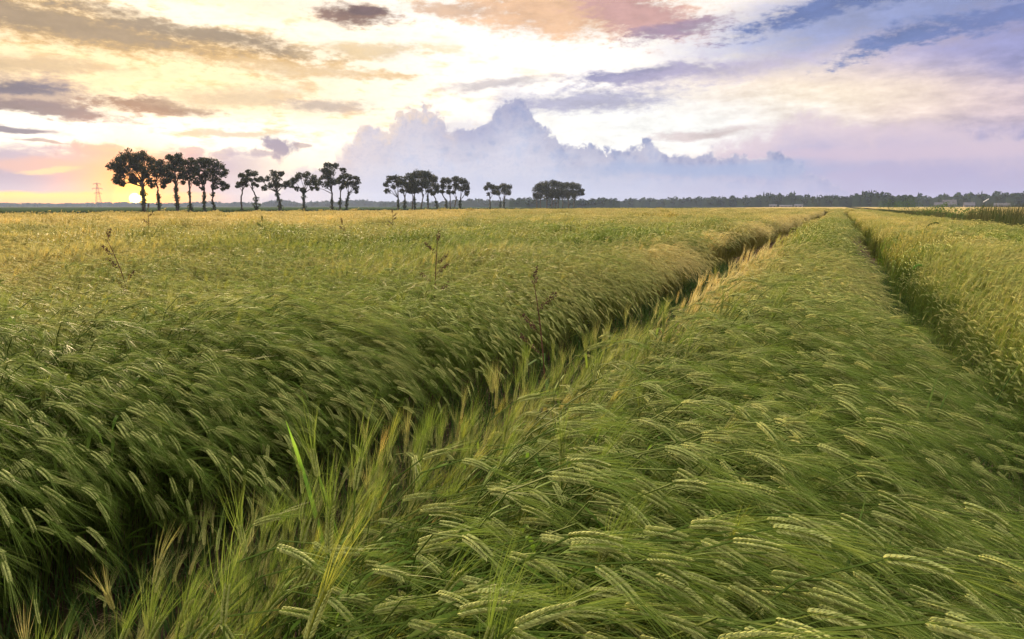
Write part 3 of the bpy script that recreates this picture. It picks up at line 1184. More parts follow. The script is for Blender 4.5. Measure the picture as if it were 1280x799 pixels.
def leaf_quads(mb, rng, c, r, n, size, flat=0.8, m=0):
    for _ in range(n):
        while True:
            v = Vector((rng.uniform(-1, 1), rng.uniform(-1, 1), rng.uniform(-1, 1)))
            if 0.0 < v.length < 1:
                break
        v = v * (v.length ** -0.35)
        p = Vector(c) + Vector((v.x * r, v.y * r, v.z * r * flat)) * (1 + abs(rng.gauss(0, 0.16)))
        if r > 0.3 and size > 0.15 and mnoise.noise(p * 1.15 + Vector((r * 7, 0, 0))) < -0.2 and rng.random() < 0.9:
            continue
        nrm = Vector((rng.gauss(0, 1), rng.gauss(0, 1), rng.gauss(0, 1)))
        if nrm.length < 1e-4:
            continue
        nrm.normalize()
        a = nrm.orthogonal().normalized()
        b = nrm.cross(a)
        s = size * rng.uniform(0.55, 1.25)
        k = rng.uniform(0.4, 0.7)
        mb.add([p - a * s, p - b * s * k, p + a * s, p + b * s * k], [(0, 1, 2, 3)], m)


def road_tree(trunk, blobs, ivy, label, seed, thick=1.0, dens=1.0, group='wind-bent oaks along the far road'):
    rng = random.Random(seed)
    bx = trunk[0][0]
    az, D = road_dist(bx)
    depth = D * math.cos(az)
    base = Vector((D * math.sin(az), D * math.cos(az), 0))
    ppm = 853.0 / depth
    by = 258 + CAMZ * ppm

    def loc(px, py, dy=0.0):
        return Vector(((px - bx) / ppm, dy, (by - py) / ppm))
    e = empty('oak_tree', base, -az)
    tag(e, label, 'tree', group)
    ys = 0.0
    tp = [loc(bx, by)]
    for (x, y) in trunk[1:]:
        tp.append(loc(x, y, rng.uniform(-0.4, 0.4)))
    # subdivide with wiggle
    pts = []
    for i in range(len(tp) - 1):
        for k in range(4):
            u = k / 4
            p = tp[i].lerp(tp[i + 1], u)
            if not (i == 0 and k == 0):
                p += Vector((rng.uniform(-.12, .12), rng.uniform(-.12, .12), 0))
            pts.append(p)
    pts.append(tp[-1])
    top = tp[-1]
    r0 = 0.34 * thick
    tb = MB()
    rads = [r0 * (1.35 if i == 0 else 1.0 - 0.4 * i / len(pts)) for i in range(len(pts))]
    tb.tube(pts, rads, 8, 0)
    lb = MB()
    cb = MB()
    for (x, y, r) in blobs:
        rm = (1.12 if bx < 480 else 1.25) * r / ppm
        c = loc(x, y, rng.uniform(-1, 1) * rm * 0.9)
        # limb to the clump
        mid_ = top.lerp(c, 0.5) + Vector((rng.uniform(-.4, .4), rng.uniform(-.4, .4), -0.10 * (c - top).length))
        start = pts[-2] if c.z > top.z else pts[-3]
        lb.tube([start, mid_, c], [r0 * 0.42, r0 * 0.27, r0 * 0.10], 5, 0)
        for _ in range(4):
            tgt = c + Vector((rng.uniform(-1, 1), rng.uniform(-1, 1), rng.uniform(-.5, .9))) * rm * 0.9
            lb.tube([mid_.lerp(c, 0.6), tgt], [r0 * 0.12, r0 * 0.03], 4, 0)
        nsub = 11
        for k in range(nsub if bx < 480 else 14):
            v = Vector((rng.gauss(0, 1), rng.gauss(0, 1), rng.gauss(0, 1))).normalized()
            cc = c + Vector((v.x * rm, v.y * rm, v.z * rm * 0.85)) * rng.uniform(0.45, 0.8)
            sr = rm * rng.uniform(0.30, 0.55)
            leaf_quads(cb, rng, cc, sr, int(120 * sr * sr * dens) + 8, 0.24)
        leaf_quads(cb, rng, c, rm * 0.8, int(34 * rm * rm * dens), 0.24)
    tb.obj('trunk', [M_BARK], e, smooth=True)
    lb.obj('branches', [M_BARK], e, smooth=True)
    cb.obj('crown', [M_LEAFT], e)
    if ivy:
        ib = MB()
        H = top.z
        for (f0, f1, w) in ivy:
            for k in range(int(420 * (f1 - f0))):
                u = rng.uniform(f0, f1)
                zz = H * u
                # point on trunk
                j = min(range(len(pts)), key=lambda q: abs(pts[q].z - zz))
                um = (u - f0) / (f1 - f0)
                ww = w * (0.5 + 0.5 * math.sin(math.pi * um)) * rng.uniform(0.5, 1.0) * (0.8 + 0.4 * math.sin(u * 23 + seed))
                a = rng.uniform(0, 6.28)
                p = Vector((pts[j].x + math.cos(a) * ww, pts[j].y + math.sin(a) * ww, zz))
                leaf_quads(ib, rng, p, 0.22, 2, 0.2)
        ib.obj('ivy', [M_IVY], e)
    return e


T = [
    ([(180, 264), (180, 245), (181, 224)], [(158, 204, 9), (170, 199, 9), (182, 198, 8.5), (192, 204, 7), (151, 211, 6.5), (160, 214, 8), (172, 212, 9), (184, 211, 9), (194, 213, 5), (157, 223, 7), (151, 228, 4.5), (159, 231, 4), (170, 224, 6), (172, 229, 3.5), (184, 220, 6), (191, 228, 5), (191, 233, 3.5)],
     [(0.0, 0.75, 0.6), (0.45, 0.65, 0.9)], 'largest and leftmost oak of the far row, right beside the setting sun', 1.15),
    ([(198, 265), (199, 246), (199, 236), (196, 226)], [(203, 206, 6), (202, 213, 7), (211, 212, 5.5), (204, 221, 6), (213, 220, 5.5), (206, 229, 5), (206, 234, 3), (211, 227, 4), (196, 219, 4)],
     [(0.05, 0.55, 0.5)], 'oak with a kinked trunk, second from the left in the far row', 0.8),
    ([(222, 264), (222, 246), (222, 228)], [(218, 199, 4.5), (227, 198, 5), (222, 205, 7), (231, 204, 4.5), (218, 213, 6), (227, 213, 6), (218, 222, 5), (228, 222, 5), (230, 229, 3)],
     [(0.0, 0.9, 0.65)], 'tall oak with a thick ivied trunk, third from the left in the far row', 1.1),
    ([(238, 264), (238.5, 248), (238, 229)], [(236, 206, 5), (244, 205, 6), (238, 214, 7), (246, 214, 5), (235, 223, 5), (243, 223, 5), (246, 229, 3.5)],
     [(0.0, 0.35, 0.6), (0.5, 0.7, 0.5)], 'slim ivied oak, fourth from the left in the far row', 0.8),
    ([(255.5, 264), (255.5, 250), (257, 236)], [(252, 204, 6), (260, 204, 6), (251, 213, 6), (260, 213, 6), (250, 222, 5), (260, 222, 6), (249, 230, 4), (256, 228, 4), (255, 236, 2.5)],
     [(0.05, 0.85, 0.42)], 'oak with a bowed trunk, fifth from the left in the far row', 0.8),
    ([(268, 264), (266, 250), (268, 242), (267, 231)], [(270, 206, 6.5), (278, 209, 6), (284, 216, 4), (272, 216, 7), (280, 219, 5), (271, 226, 6), (279, 231, 4.5), (284, 234, 3.5), (280, 237, 3), (270, 235, 4)],
     [(0.0, 0.35, 0.6), (0.55, 0.7, 0.5)], 'oak with drooping right limbs, sixth from the left in the far row', 0.85),
    ([(303, 261.5), (302, 249), (305, 237)], [(302, 231, 4.5), (308, 227, 4.5), (305, 221, 4), (299, 234, 2.5), (309, 232, 3), (312, 220, 3)],
     [(0.0, 0.12, 0.5)], 'thin bare-stemmed oak left of a twin oak after the first gap of the far row', 0.7),
    ([(320, 261.5), (321, 247), (316, 235)], [(314, 217, 3.5), (321, 219, 4.5), (324, 226, 4), (315, 226, 3.2), (319, 231, 3), (323, 233, 2.2), (310, 223, 3)],
     [(0.0, 0.6, 1.15)], 'sparse oak with a big ivy bulge low on its trunk', 0.7),
    ([(350, 262), (349.5, 251), (347, 238)], [(344, 218, 4), (353, 218, 4.2), (347, 225, 6), (330, 226, 4), (337, 225, 4), (359, 229, 4.2), (334, 236, 4), (341, 233, 4), (348, 233, 5), (355, 234, 4)],
     [(0.0, 0.95, 0.8)], 'oak with ragged side limbs like a cross, alone between two gaps', 1.1),
    ([(380, 262), (380, 252), (381, 240)], [(370, 226, 5), (367, 232, 4.5), (377, 222, 5), (385, 221, 5), (392, 224, 4.5), (394, 230, 4), (386, 229, 4.5), (372, 237, 3), (391, 236, 3), (380, 238, 4)],
     [(0.0, 0.45, 0.75), (0.5, 1.0, 0.8)], 'round-headed oak forked like a goblet, left of the taller trio', 1.0),
    ([(415, 263), (415.5, 250), (415.5, 236)], [(413, 209, 5), (421, 209, 4), (408, 215, 4.5), (416, 218, 6), (408, 223, 5.5), (400, 229, 5), (399, 236, 3.4), (409, 231, 5), (417, 228, 6)],
     [(0.0, 0.6, 0.6)], 'tallest oak of the trio in the middle of the far row', 1.0),
    ([(424.5, 262), (425, 253), (427, 238)], [(430, 214, 3.8), (431, 221, 5), (425, 227, 5), (431, 229, 4), (428, 235, 3.6)],
     [(0.1, 0.6, 0.55)], 'slender oak in the middle of the trio', 0.75),
    ([(433, 263), (434, 253), (436.5, 240)], [(439, 223, 4.5), (447, 224, 3.4), (434, 231, 4.5), (442, 231, 5), (446, 236, 4), (445, 241, 2.8), (448, 229, 3)],
     [(0.0, 0.9, 0.55)], 'leaning ivied oak at the right of the trio', 0.85),
    ([(497.5, 262), (498, 243)], [(488, 226, 4.2), (483.5, 232, 3), (485, 240, 3.2), (496, 225, 4.5), (492, 234, 3), (500, 232, 4)],
     [(0.1, 0.7, 0.5)], 'leftmost oak of the dense middle grove', 0.9),
    ([(506, 261), (506.5, 244)], [(504, 226, 4.6), (509, 233, 4.6), (503.5, 240, 3), (510, 239, 3)],
     [(0.0, 0.7, 0.95)], 'oak with a bushy ivied trunk, second in the dense middle grove', 0.9),
    ([(515.5, 262), (516.5, 245)], [(514, 223, 5.5), (515, 232, 6), (514, 239, 4)],
     None, 'bare-stemmed oak, third in the dense middle grove', 0.8),
    ([(519, 262), (518, 245)], [(521, 220, 5.5), (519, 230, 6), (520, 238, 4.5)],
     [(0.1, 0.9, 0.75)], 'ivied oak, fourth in the dense middle grove', 0.9),
    ([(526, 261), (530, 243)], [(529, 219.5, 5.5), (527, 229, 6.5), (526, 237, 4)],
     None, 'oak with a slanting trunk, fifth in the dense middle grove', 0.8),
    ([(535, 262), (535, 243)], [(536, 220, 5.5), (534, 230, 6.5), (536, 239, 4)],
     [(0.3, 0.9, 0.4)], 'tall straight oak, sixth in the dense middle grove', 0.9),
    ([(546.5, 261), (545, 249), (542, 244)], [(542, 226, 5.5), (545, 234, 4.8), (542, 242, 3), (547, 240, 3)],
     [(0.0, 0.6, 0.7)], 'oak with a low ivy skirt at the right end of the densest crowns', 0.8),
    ([(558, 260.5), (558, 251), (553, 243)], [(555, 227, 4), (554, 234, 4), (553, 240, 2.6)],
     [(0.0, 0.7, 0.85)], 'small ivied oak, fourth from the right in the middle grove', 0.9),
    ([(563, 261), (563, 245)], [(561, 228, 3.6), (562, 235, 3.2), (561, 241, 3.2)],
     None, 'thin straight oak, third from the right in the middle grove', 0.7),
    ([(567, 261), (571, 246)], [(569, 226, 4.6), (570, 234, 4.6), (567, 241, 2.6)],
     None, 'oak with a slanting bare trunk, second from the right in the middle grove', 0.8),
    ([(575, 261), (575.5, 247)], [(577, 227, 4.5), (582, 231, 4), (578, 237, 4.4), (584, 242, 3.2), (585, 236, 2.5)],
     [(0.05, 0.8, 0.75)], 'rightmost oak of the middle grove with hanging outer limbs', 0.8),
    ([(612.6, 261), (612.6, 246)], [(612, 232, 3.4), (608, 236, 3.2), (616, 236, 4), (618, 241, 3.2), (610, 243, 2)],
     [(0.2, 0.5, 0.4)], 'oak on a straight stem, left one of the small trio', 0.9),
    ([(625.5, 261), (625.5, 247)], [(623, 236, 3.8), (622, 242, 3.2)],
     [(0.0, 0.6, 0.8)], 'small ivied oak between the two larger ones of the small trio', 0.8),
    ([(630, 261), (630, 246)], [(629, 233, 3.8), (636, 235, 3.6), (631, 240, 4.2), (636, 242, 3)],
     [(0.2, 0.6, 0.4)], 'oak on the right of the small trio', 0.9),
    ([(671, 261), (671, 248)], [(671, 245.5, 3.6), (669, 238, 4), (673, 234, 4), (668, 243, 2.6)], None, 'leftmost oak of the farthest clump', 0.9),
    ([(675.7, 261), (675.7, 248)], [(675.7, 245.5, 3.6), (677, 233, 4.5), (676, 241, 4)], None, 'second oak from the left in the farthest clump', 0.9),
    ([(683.5, 261), (683.5, 248)], [(683.5, 245.5, 3.6), (683, 232, 5), (683, 240, 5)], None, 'third oak from the left in the farthest clump', 1.0),
    ([(690, 261), (690, 248)], [(690, 245.5, 3.6), (691, 231, 4.8), (689, 240, 5)], None, 'tallest domed oak of the farthest clump', 1.0),
    ([(694, 261), (694, 248)], [(694, 245.5, 3.6), (696, 232, 4.6), (695, 241, 4.5)], None, 'fifth oak from the left in the farthest clump, just right of the domed one', 0.9),
    ([(697.5, 261), (697.5, 248)], [(697.5, 245.5, 3.6), (701, 234, 4.2), (700, 241, 5)], None, 'fourth oak from the right in the farthest clump', 1.0),
    ([(703.5, 261), (703.5, 248)], [(703.5, 245.5, 3.6), (707, 233, 4.2), (706, 241, 5)], None, 'third oak from the right in the farthest clump', 1.0),
    ([(710.5, 261), (710.5, 248)], [(710.5, 245.5, 3.6), (714, 232.5, 4.5), (713, 241, 5)], None, 'second oak from the right in the farthest clump', 1.0),
    ([(717, 261), (718, 248)], [(717, 245.5, 3.6), (721, 234, 4.4), (726, 239, 3.4), (721, 242, 4.5), (728, 243, 2)], None, 'rightmost oak of the farthest clump with ragged edge', 0.9),
]
for i, (tr_, bl, iv, lb_, th_) in enumerate(T):
    road_tree(tr_, bl, iv, lb_, 1000 + i, th_)

# rough grass verge under the road trees
mb = MB()
rng = random.Random(77)
for _ in range(16000):
    s = rng.uniform(-120, 900)
    t = ROAD_T + rng.uniform(-3, 4)
    x, y, _z = st(s, t)
    h = rng.uniform(0.2, 0.7)
    a = rng.uniform(0, 3.14)
    w = rng.uniform(0.1, 0.5)
    mb.add([(x - math.cos(a) * w, y - math.sin(a) * w, 0), (x + math.cos(a) * w, y + math.sin(a) * w, 0), (x + rng.uniform(-.2, .2), y, h)], [(0, 1, 2)])
tag(mb.obj('verge_grass', [M_IVY]), 'dark rough grass strip along the road under the tree row', 'grass', kind='stuff')


# ------------------------------------------------------------------ far woods
def woods(name, px0, px1, D0, D1, hfun, label, seed, step=7.0, conifer=0.0):
    rng = random.Random(seed)
    mb = MB()
    a0 = math.atan((px0 - 640) / 864.7)
    a1 = math.atan((px1 - 640) / 864.7)
    n = int(abs(a1 - a0) * (D0 + D1) / 2 / step)
    for i in range(n):
        u = (i + rng.uniform(-0.5, 0.5)) / n
        az = a0 + (a1 - a0) * u
        for row in range(3):
            D = D0 + (D1 - D0) * u + row * 14 + rng.uniform(-6, 6)
            pxx = px0 + (px1 - px0) * u
            H = hfun(pxx) * D / 853.0 * rng.uniform(0.78, 1.08)
            if H <= 1:
                continue
            x, y = D * math.sin(az), D * math.cos(az)
            if rng.random() < conifer:
                r = rng.uniform(2, 3.2)
                H *= 1.08
                vs = []
                k = 9
                for j in range(k):
                    t = j * 2 * math.pi / k
                    vs.append((x + math.cos(t) * r * rng.uniform(.8, 1.2), y + math.sin(t) * r, H * 0.15))
                for j in range(k):
                    t = j * 2 * math.pi / k
                    vs.append((x + math.cos(t) * r * 0.6 * rng.uniform(.7, 1.3), y + math.sin(t) * r * 0.6, H * 0.6))
                vs.append((x, y, H))
                fs = [(j, (j + 1) % k, k + (j + 1) % k, k + j) for j in range(k)] + [(k + j, k + (j + 1) % k, 2 * k) for j in range(k)]
                mb.add(vs, fs)
            r = rng.uniform(0.5, 0.8) * step * 1.25
            # ragged crown: lumpy dome of leaf masses
            for b in range(7):
                cx = x + rng.uniform(-1, 1) * r * 0.8
                cy = y + rng.uniform(-1, 1) * r * 0.5
                cz = H * rng.uniform(0.35, 0.82)
                br = r * rng.uniform(0.30, 0.55)
                br = min(br, (H - cz) * 1.1 + 0.6)
                for q in range(16):
                    v = Vector((rng.gauss(0, 1), rng.gauss(0, 1), rng.gauss(0, 1))).normalized()
                    p = Vector((cx, cy, cz)) + v * br * rng.uniform(.6, 1)
                    aa = v.orthogonal().normalized() * br * 0.42 * rng.uniform(.6, 1.2)
                    bb = v.cross(aa).normalized() * br * 0.42 * rng.uniform(.6, 1.2)
                    mb.add([p - aa, p - bb, p + aa, p + bb], [(0, 1, 2, 3)])
            # trunk mass below
            r = step * 1.5
            mb.add([(x - r, y, 0), (x + r, y, 0), (x + r * .9, y + 1.5, H * 0.72), (x - r * .9, y + 1.5, H * 0.66)], [(0, 1, 2, 3)])
    o = mb.obj(name, [M_WOOD])
    tag(o, label, 'wood', kind='stuff')
    return o


def hprof(pts):
    xs = [p[0] for p in pts]
    ys = [p[1] for p in pts]
    return lambda x: float(np.interp(x, xs, ys))


woods('far_wood', -80, 306, 2300, 2200, hprof([(-80, 4), (60, 3.5), (130, 5.2), (190, 4), (220, 4.5), (255, 6.5), (280, 4), (300, 4.5)]),
      'pale hazy low wood on the horizon behind the sun and the left oaks', 11, 14)
woods('far_wood', 294, 496, 1900, 1800, hprof([(300, 6), (325, 5), (335, 7.5), (358, 9), (368, 5), (374, 3), (386, 7), (420, 8), (450, 10), (462, 7), (490, 7)]),
      'hazy lilac wood with rounded humps behind the middle oaks', 12, 12)
woods('far_wood', 484, 664, 1500, 1200, hprof([(490, 6), (540, 7), (575, 9), (600, 11), (615, 9), (640, 11), (650, 12), (660, 11)]),
      'grey-blue wood rising behind the small oak trio', 13, 10)
woods('far_wood', 650, 774, 820, 860, hprof([(655, 11), (690, 13), (705, 12), (730, 11), (742, 10), (755, 13), (768, 11), (778, 9)]),
      'dark bushy wood behind and right of the farthest oak clump', 14, 7)
woods('far_wood', 762, 908, 1150, 1000, hprof([(768, 9), (780, 8), (783, 11), (828, 12), (832, 8), (836, 12), (880, 13), (900, 13)]),
      'dark low wood with square breaks left of the track ends', 15, 8)
woods('far_wood', 890, 1125, 950, 800, hprof([(900, 13), (935, 14), (950, 16), (1005, 17), (1012, 14), (1050, 14), (1070, 15), (1085, 18), (1098, 17), (1112, 15), (1116, 13), (1125, 10)]),
      'dark spiky-topped wood straight above the ends of the wheel tracks', 16, 7, conifer=0.35)
woods('far_wood', 1114, 1142, 700, 700, hprof([(1112, 9), (1120, 15), (1128, 17), (1136, 15), (1142, 9)]),
      'rounded dark clump of trees standing forward of the wood on the right', 17, 6)
woods('far_wood', 1120, 1400, 1000, 900, hprof([(1136, 14), (1160, 14.5), (1185, 15), (1195, 16), (1220, 15), (1250, 15.5), (1280, 17), (1400, 17)]),
      'long blue-green wood behind the houses at the right edge', 18, 8, conifer=0.15)


# ------------------------------------------------------------------ far buildings
def at(px, D, z=0.0):
    az = math.atan((px - 640) / 864.7)
    return Vector((D * math.sin(az), D * math.cos(az), z)), az


def house(name, px, D, w, d, h, rh, label, wall, rz=0.0, hip=False, group=None, cat='house'):
    p, az = at(px, D)
    e = empty(name, p, -az + rz)
    tag(e, label, cat, group)
    mb = MB()
    mb.box((0, 0, h / 2), (w, d, h))
    # gable ends
    mb.add([(-w / 2, -d / 2, h), (-w / 2, d / 2, h), (-w / 2, 0, h + rh), (-w / 2 + .3, -d / 2, h), (-w / 2 + .3, d / 2, h), (-w / 2 + .3, 0, h + rh)], [(0, 2, 1), (3, 4, 5)])
    mb.add([(w / 2, -d / 2, h), (w / 2, d / 2, h), (w / 2, 0, h + rh), (w / 2 - .3, -d / 2, h), (w / 2 - .3, d / 2, h), (w / 2 - .3, 0, h + rh)], [(0, 1, 2), (3, 5, 4)])
    mb.obj('wall', [wall], e)
    rb = MB()
    o_ = 0.5
    zr = h + rh
    k = w * 0.2 if hip else 0
    for sg in (-1, 1):
        rb.add([(-w / 2 - o_, sg * (d / 2 + o_), h - .25), (w / 2 + o_, sg * (d / 2 + o_), h - .25), (w / 2 + o_ - k, 0, zr), (-w / 2 - o_ + k, 0, zr),
                (-w / 2 - o_, sg * (d / 2 + o_), h - .0), (w / 2 + o_, sg * (d / 2 + o_), h - .0), (w / 2 + o_ - k, 0, zr + .25), (-w / 2 - o_ + k, 0, zr + .25)],
               [(0, 1, 2, 3), (4, 7, 6, 5), (0, 4, 5, 1), (1, 5, 6, 2), (3, 7, 4, 0)])
    r = rb.obj('roof', [M_ROOF], e)
    if cat == 'house':
        cb_ = MB()
        cb_.box((w * 0.28, 0.3, zr + 0.3), (0.9, 0.7, 1.6))
        cb_.obj('chimney', [wall], r)
    nwin = max(2, int(w / 4))
    for i in range(nwin):
        wb = MB()
        wb.box((-w / 2 + (i + .5) * w / nwin, -d / 2 - 0.03, h * 0.5), (1.4, 0.1, 1.3))
        wb.obj('window', [M_GLASS], e)
    return e


house('farmhouse', 1186, 820, 11, 9, 2.8, 4.8, 'pale farmhouse with a steep roof in front of the right-hand wood', M_WALL, 0.15)
house('farmhouse', 1175, 775, 9, 7, 2.4, 2.6, 'lower annexe just left of the steep-roofed farmhouse', M_WALL, -0.1)
house('farmhouse', 1211, 860, 9, 8, 2.4, 2.8, 'grey farmhouse right of the steep-roofed one, half behind the reeds', M_WALL, 0.1)
house('farmhouse', 1252, 880, 13, 9, 2.2, 2.4, 'long low farmhouse near the right edge in front of the wood', M_WALL, 0.0)
house('farm_shed', 966, 790, 7, 6, 1.9, 1.3, 'small pale shed left of the other sheds under the spiky wood', M_SHED, 0, cat='shed')
house('farm_shed', 982, 800, 12, 7, 1.5, 1.1, 'long low pale shed under the spiky wood', M_SHED, 0.05, cat='shed')
house('farm_shed', 998, 790, 8, 6, 2.0, 1.3, 'pale shed at the right of the sheds under the spiky wood', M_SHED, -0.1, cat='shed')

# white pennant on a pole
p, az = at(1228, 330)
e = empty('pennant_pole', p, -az)
tag(e, 'small white pennant slanting up from a thin pole above the reeds on the right', 'flag')
mb = MB()
mb.tube([(0, 0, 0), (0, 0, 3.3)], [0.06, 0.04], 6)
mb.obj('pole', [M_STEEL], e)
mb = MB()
mb.add([(0, 0, 3.3), (1.7, 0.1, 4.5), (1.8, 0.1, 4.2), (0, 0, 2.8), (0, 0.04, 3.3), (1.7, 0.14, 4.5), (1.8, 0.14, 4.2), (0, 0.04, 2.8)],
       [(0, 1, 2, 3), (7, 6, 5, 4), (0, 4, 5, 1), (2, 6, 7, 3), (1, 5, 6, 2)])
mb.obj('cloth', [M_WHITE], e)

# electricity pylon
p, az = at(124, 880)
e = empty('electricity_pylon', p, -az + 0.25)
tag(e, 'lattice electricity pylon left of the sun on the horizon', 'pylon')
H = 26.5
mb = MB()


def leg_w(z):
    return 2.6 * (1 - z / H) + 0.35


for sx in (-1, 1):
    for sy in (-1, 1):
        mb.tube([(sx * leg_w(0), sy * leg_w(0), 0), (sx * leg_w(H * .6), sy * leg_w(H * .6), H * .6), (sx * .3, sy * .3, H)], [.13, .11, .09], 4)
zs = [0, 4, 7.5, 10.5, 13, 15.5, 17.8, 20, 22, 24, 26]
for i in range(len(zs) - 1):
    a_, b_ = leg_w(zs[i]), leg_w(zs[i + 1])
    for sy in (-1, 1):
        mb.tube([(-a_, sy * a_, zs[i]), (b_, sy * b_, zs[i + 1])], [.05, .05], 3)
        mb.tube([(a_, sy * a_, zs[i]), (-b_, sy * b_, zs[i + 1])], [.05, .05], 3)
        mb.tube([(sy * a_, -a_, zs[i]), (sy * b_, b_, zs[i + 1])], [.05, .05], 3)
        mb.tube([(sy * a_, a_, zs[i]), (sy * b_, -b_, zs[i + 1])], [.05, .05], 3)
mb.obj('mast', [M_STEEL], e)
for z_, w_ in ((25.5, 3.6), (20.5, 5.0), (15.5, 3.8)):
    mb = MB()
    for sg in (-1, 1):
        for sy in (-.5, .5):
            mb.tube([(0, sy, z_), (sg * w_, 0, z_)], [.2, .13], 4)
            mb.tube([(0, sy, z_ + 1.1), (sg * w_, 0, z_)], [.12, .10], 4)
        mb.tube([(sg * w_ * .95, 0, z_), (sg * w_ * .95, 0, z_ - 1.4)], [.12, .12], 5)
    mb.obj('crossarm', [M_STEEL], e)

# ------------------------------------------------------------------ reedy ditch on the right
mb = MB()
rng = random.Random(91)


def reed_h(s, t):
    h = 0.85 + 0.35 * float(mnoise.noise(Vector((s * 0.12, t * .3, 4))))
    # tall dark stand where the reeds rise over the far field
    h += 0.75 * math.exp(-((s - 34) / 5.5) ** 2)
    h += 0.45 * math.exp(-((s - 23) / 2.2) ** 2) + 0.30 * math.exp(-((s - 66) / 12) ** 2)
    return h


for _ in range(64000):
    s = 8 + 150 * rng.random() ** 1.8
    t = rng.uniform(5.2, 7.8)
    x, y, _z = st(s, t)
    h = reed_h(s, t) * rng.uniform(0.55, 1.08)
    a = rng.uniform(0, 6.28)
    w = rng.uniform(0.005, 0.010) * (1 + s / 120)
    b_ = rng.uniform(0.05, 0.28)
    p0 = Vector((x, y, 0))
    p1 = p0 + Vector((math.cos(a) * b_ * .3, math.sin(a) * b_ * .3, h * .6))
    p2 = p0 + Vector((math.cos(a) * b_ + .05, math.sin(a) * b_, h))
    ribbon(mb, [p0, p1, p2], [w, w * .8, 0], Vector((-math.sin(a), math.cos(a), 0)), 0)
tag(mb.obj('ditch_reeds', [M_REED]), 'dark green reeds and rough herbs lining the ditch right of the barley', 'reeds', kind='stuff')


def bush(px, s, r, h, label, seed):
    rng = random.Random(seed)
    t = 6.3
    x, y, _z = st(s, t)
    e = empty('ditch_bush', (x, y, 0))
    tag(e, label, 'bush', 'bushes in the ditch on the right')
    sb = MB()
    fb = MB()
    for k in range(9):
        a = rng.uniform(0, 6.28)
        tip_ = Vector((math.cos(a) * r * .7, math.sin(a) * r * .7, h * rng.uniform(.6, .95)))
        sb.tube([(0, 0, 0), tip_ * 0.5 + Vector((0, 0, .05)), tip_], [.02, .014, .006], 4)
        leaf_quads(fb, rng, tip_, r * .5, 150, 0.05)
    leaf_quads(fb, rng, (0, 0, h * .5), r * .8, 260, 0.05)
    sb.obj('stem', [M_BARK], e)
    fb.obj('foliage', [M_WEED], e)


bush(1172, 44, 1.1, 1.1, 'bright green bush in the ditch left of the tall reeds', 1)
bush(1150, 58, 1.2, 1.35, 'rounder darker bush farther along the ditch', 2)
bush(1122, 95, 2.0, 1.6, 'most distant bush of the ditch, just under the rounded clump of trees', 3)


# ------------------------------------------------------------------ weeds standing above the barley
def at_height(px, py, z):
    x = px - 640
    u = 399.5 - py
    f = 853.0
    d = Vector((x, f * math.cos(PITCH) + u * math.sin(PITCH), -f * math.sin(PITCH) + u * math.cos(PITCH)))
    k = (z - CAMZ) / d.z
    return Vector((d.x * k, d.y * k, 0))


def dock(loc, H, label, seed, rz=0.0, heads=5, bend=0.15, mat=None):
    rng = random.Random(seed)
    H += 0.02
    fat = min(2.0, 1.1 + 0.06 * loc.length)
    e = empty('dock_weed', loc, rz)
    tag(e, label, 'weed')
    mb = MB()
    pts = [Vector((bend * (z ** 2), 0.02 * math.sin(z * 5), H * z)) for z in [0, .2, .4, .6, .8, .92, 1.0]]
    mb.tube(pts, [r_ * fat for r_ in (.004, .004, .0035, .003, .0028, .002, .0015)], 5)
    mb.obj('stem', [mat or M_DOCK], e)
    for k in range(heads):
        u = 0.62 + 0.36 * k / max(1, heads - 1)
        z = H * u
        base = Vector((bend * u * u, 0, z))
        a = rng.choice([0, math.pi]) + rng.uniform(-.5, .5)
        L = 0.16 * (1.25 - u) + 0.07
        d = Vector((math.cos(a) * (0.9 if k < heads - 1 else .15), math.sin(a) * .5, 0.8)).normalized()
        hb = MB()
        hb.tube([base, base + d * L], [.0014, .0008], 4)
        for q in range(46):
            uu = rng.uniform(.2, 1)
            p = base + d * L * uu
            v = Vector((rng.gauss(0, 1), rng.gauss(0, 1), rng.gauss(0, 1))).normalized() * 0.006 * fat
            spindle(hb, p + v, v, d, 0.007 * fat, 0.0035 * fat, 0)
        hb.obj('seed_head', [mat or M_DOCK], e)
    for k in range(3):
        lb_ = MB()
        a = rng.uniform(0, 6.28)
        z = H * rng.uniform(.35, .62)
        p0 = Vector((bend * (z / H) ** 2, 0, z))
        p1 = p0 + Vector((math.cos(a) * .05, math.sin(a) * .05, .05))
        p2 = p0 + Vector((math.cos(a) * .11, math.sin(a) * .11, .02))
        p3 = p0 + Vector((math.cos(a) * .15, math.sin(a) * .15, -.04))
        ribbon(lb_, [p0, p1, p2, p3], [.004, .011, .009, 0], Vector((-math.sin(a), math.cos(a), 0)), 0)
        lb_.obj('leaf', [M_WEED], e)
    return e


dock(at_height(688, 400, 0.85), 1.02, 'single dark brown seed stalk rising from the dark edge of the left wheel track', 1, 2.8, 4, 0.10)
dock(at_height(175, 352, 0.85), 1.16, 'reddish dock with sideways seed heads in the field below the largest oak', 2, 2.9, 5, 0.30)
dock(at_height(540, 352, 0.85), 1.16, 'thin dark weed stalk in the middle of the left field', 3, 0.1, 6, 0.05)
dock(at_height(445, 298, 0.85), 1.12, 'leaning dark weed below the trio of oaks', 4, 3.3, 4, 0.25)
dock(at_height(490, 288, 0.85), 1.28, 'tall dark weed reaching nearly to the far edge of the barley', 5, 0.2, 6, 0.03)
dock(at_height(322, 296, 0.85), 1.15, 'forked weed in the far barley below the twin oak', 6, 0.6, 5, 0.12, M_WEED)
dock(at_height(187, 292, 0.85), 1.40, 'straight thin weed in front of the oak with the kinked trunk', 7, 0.0, 4, 0.02)


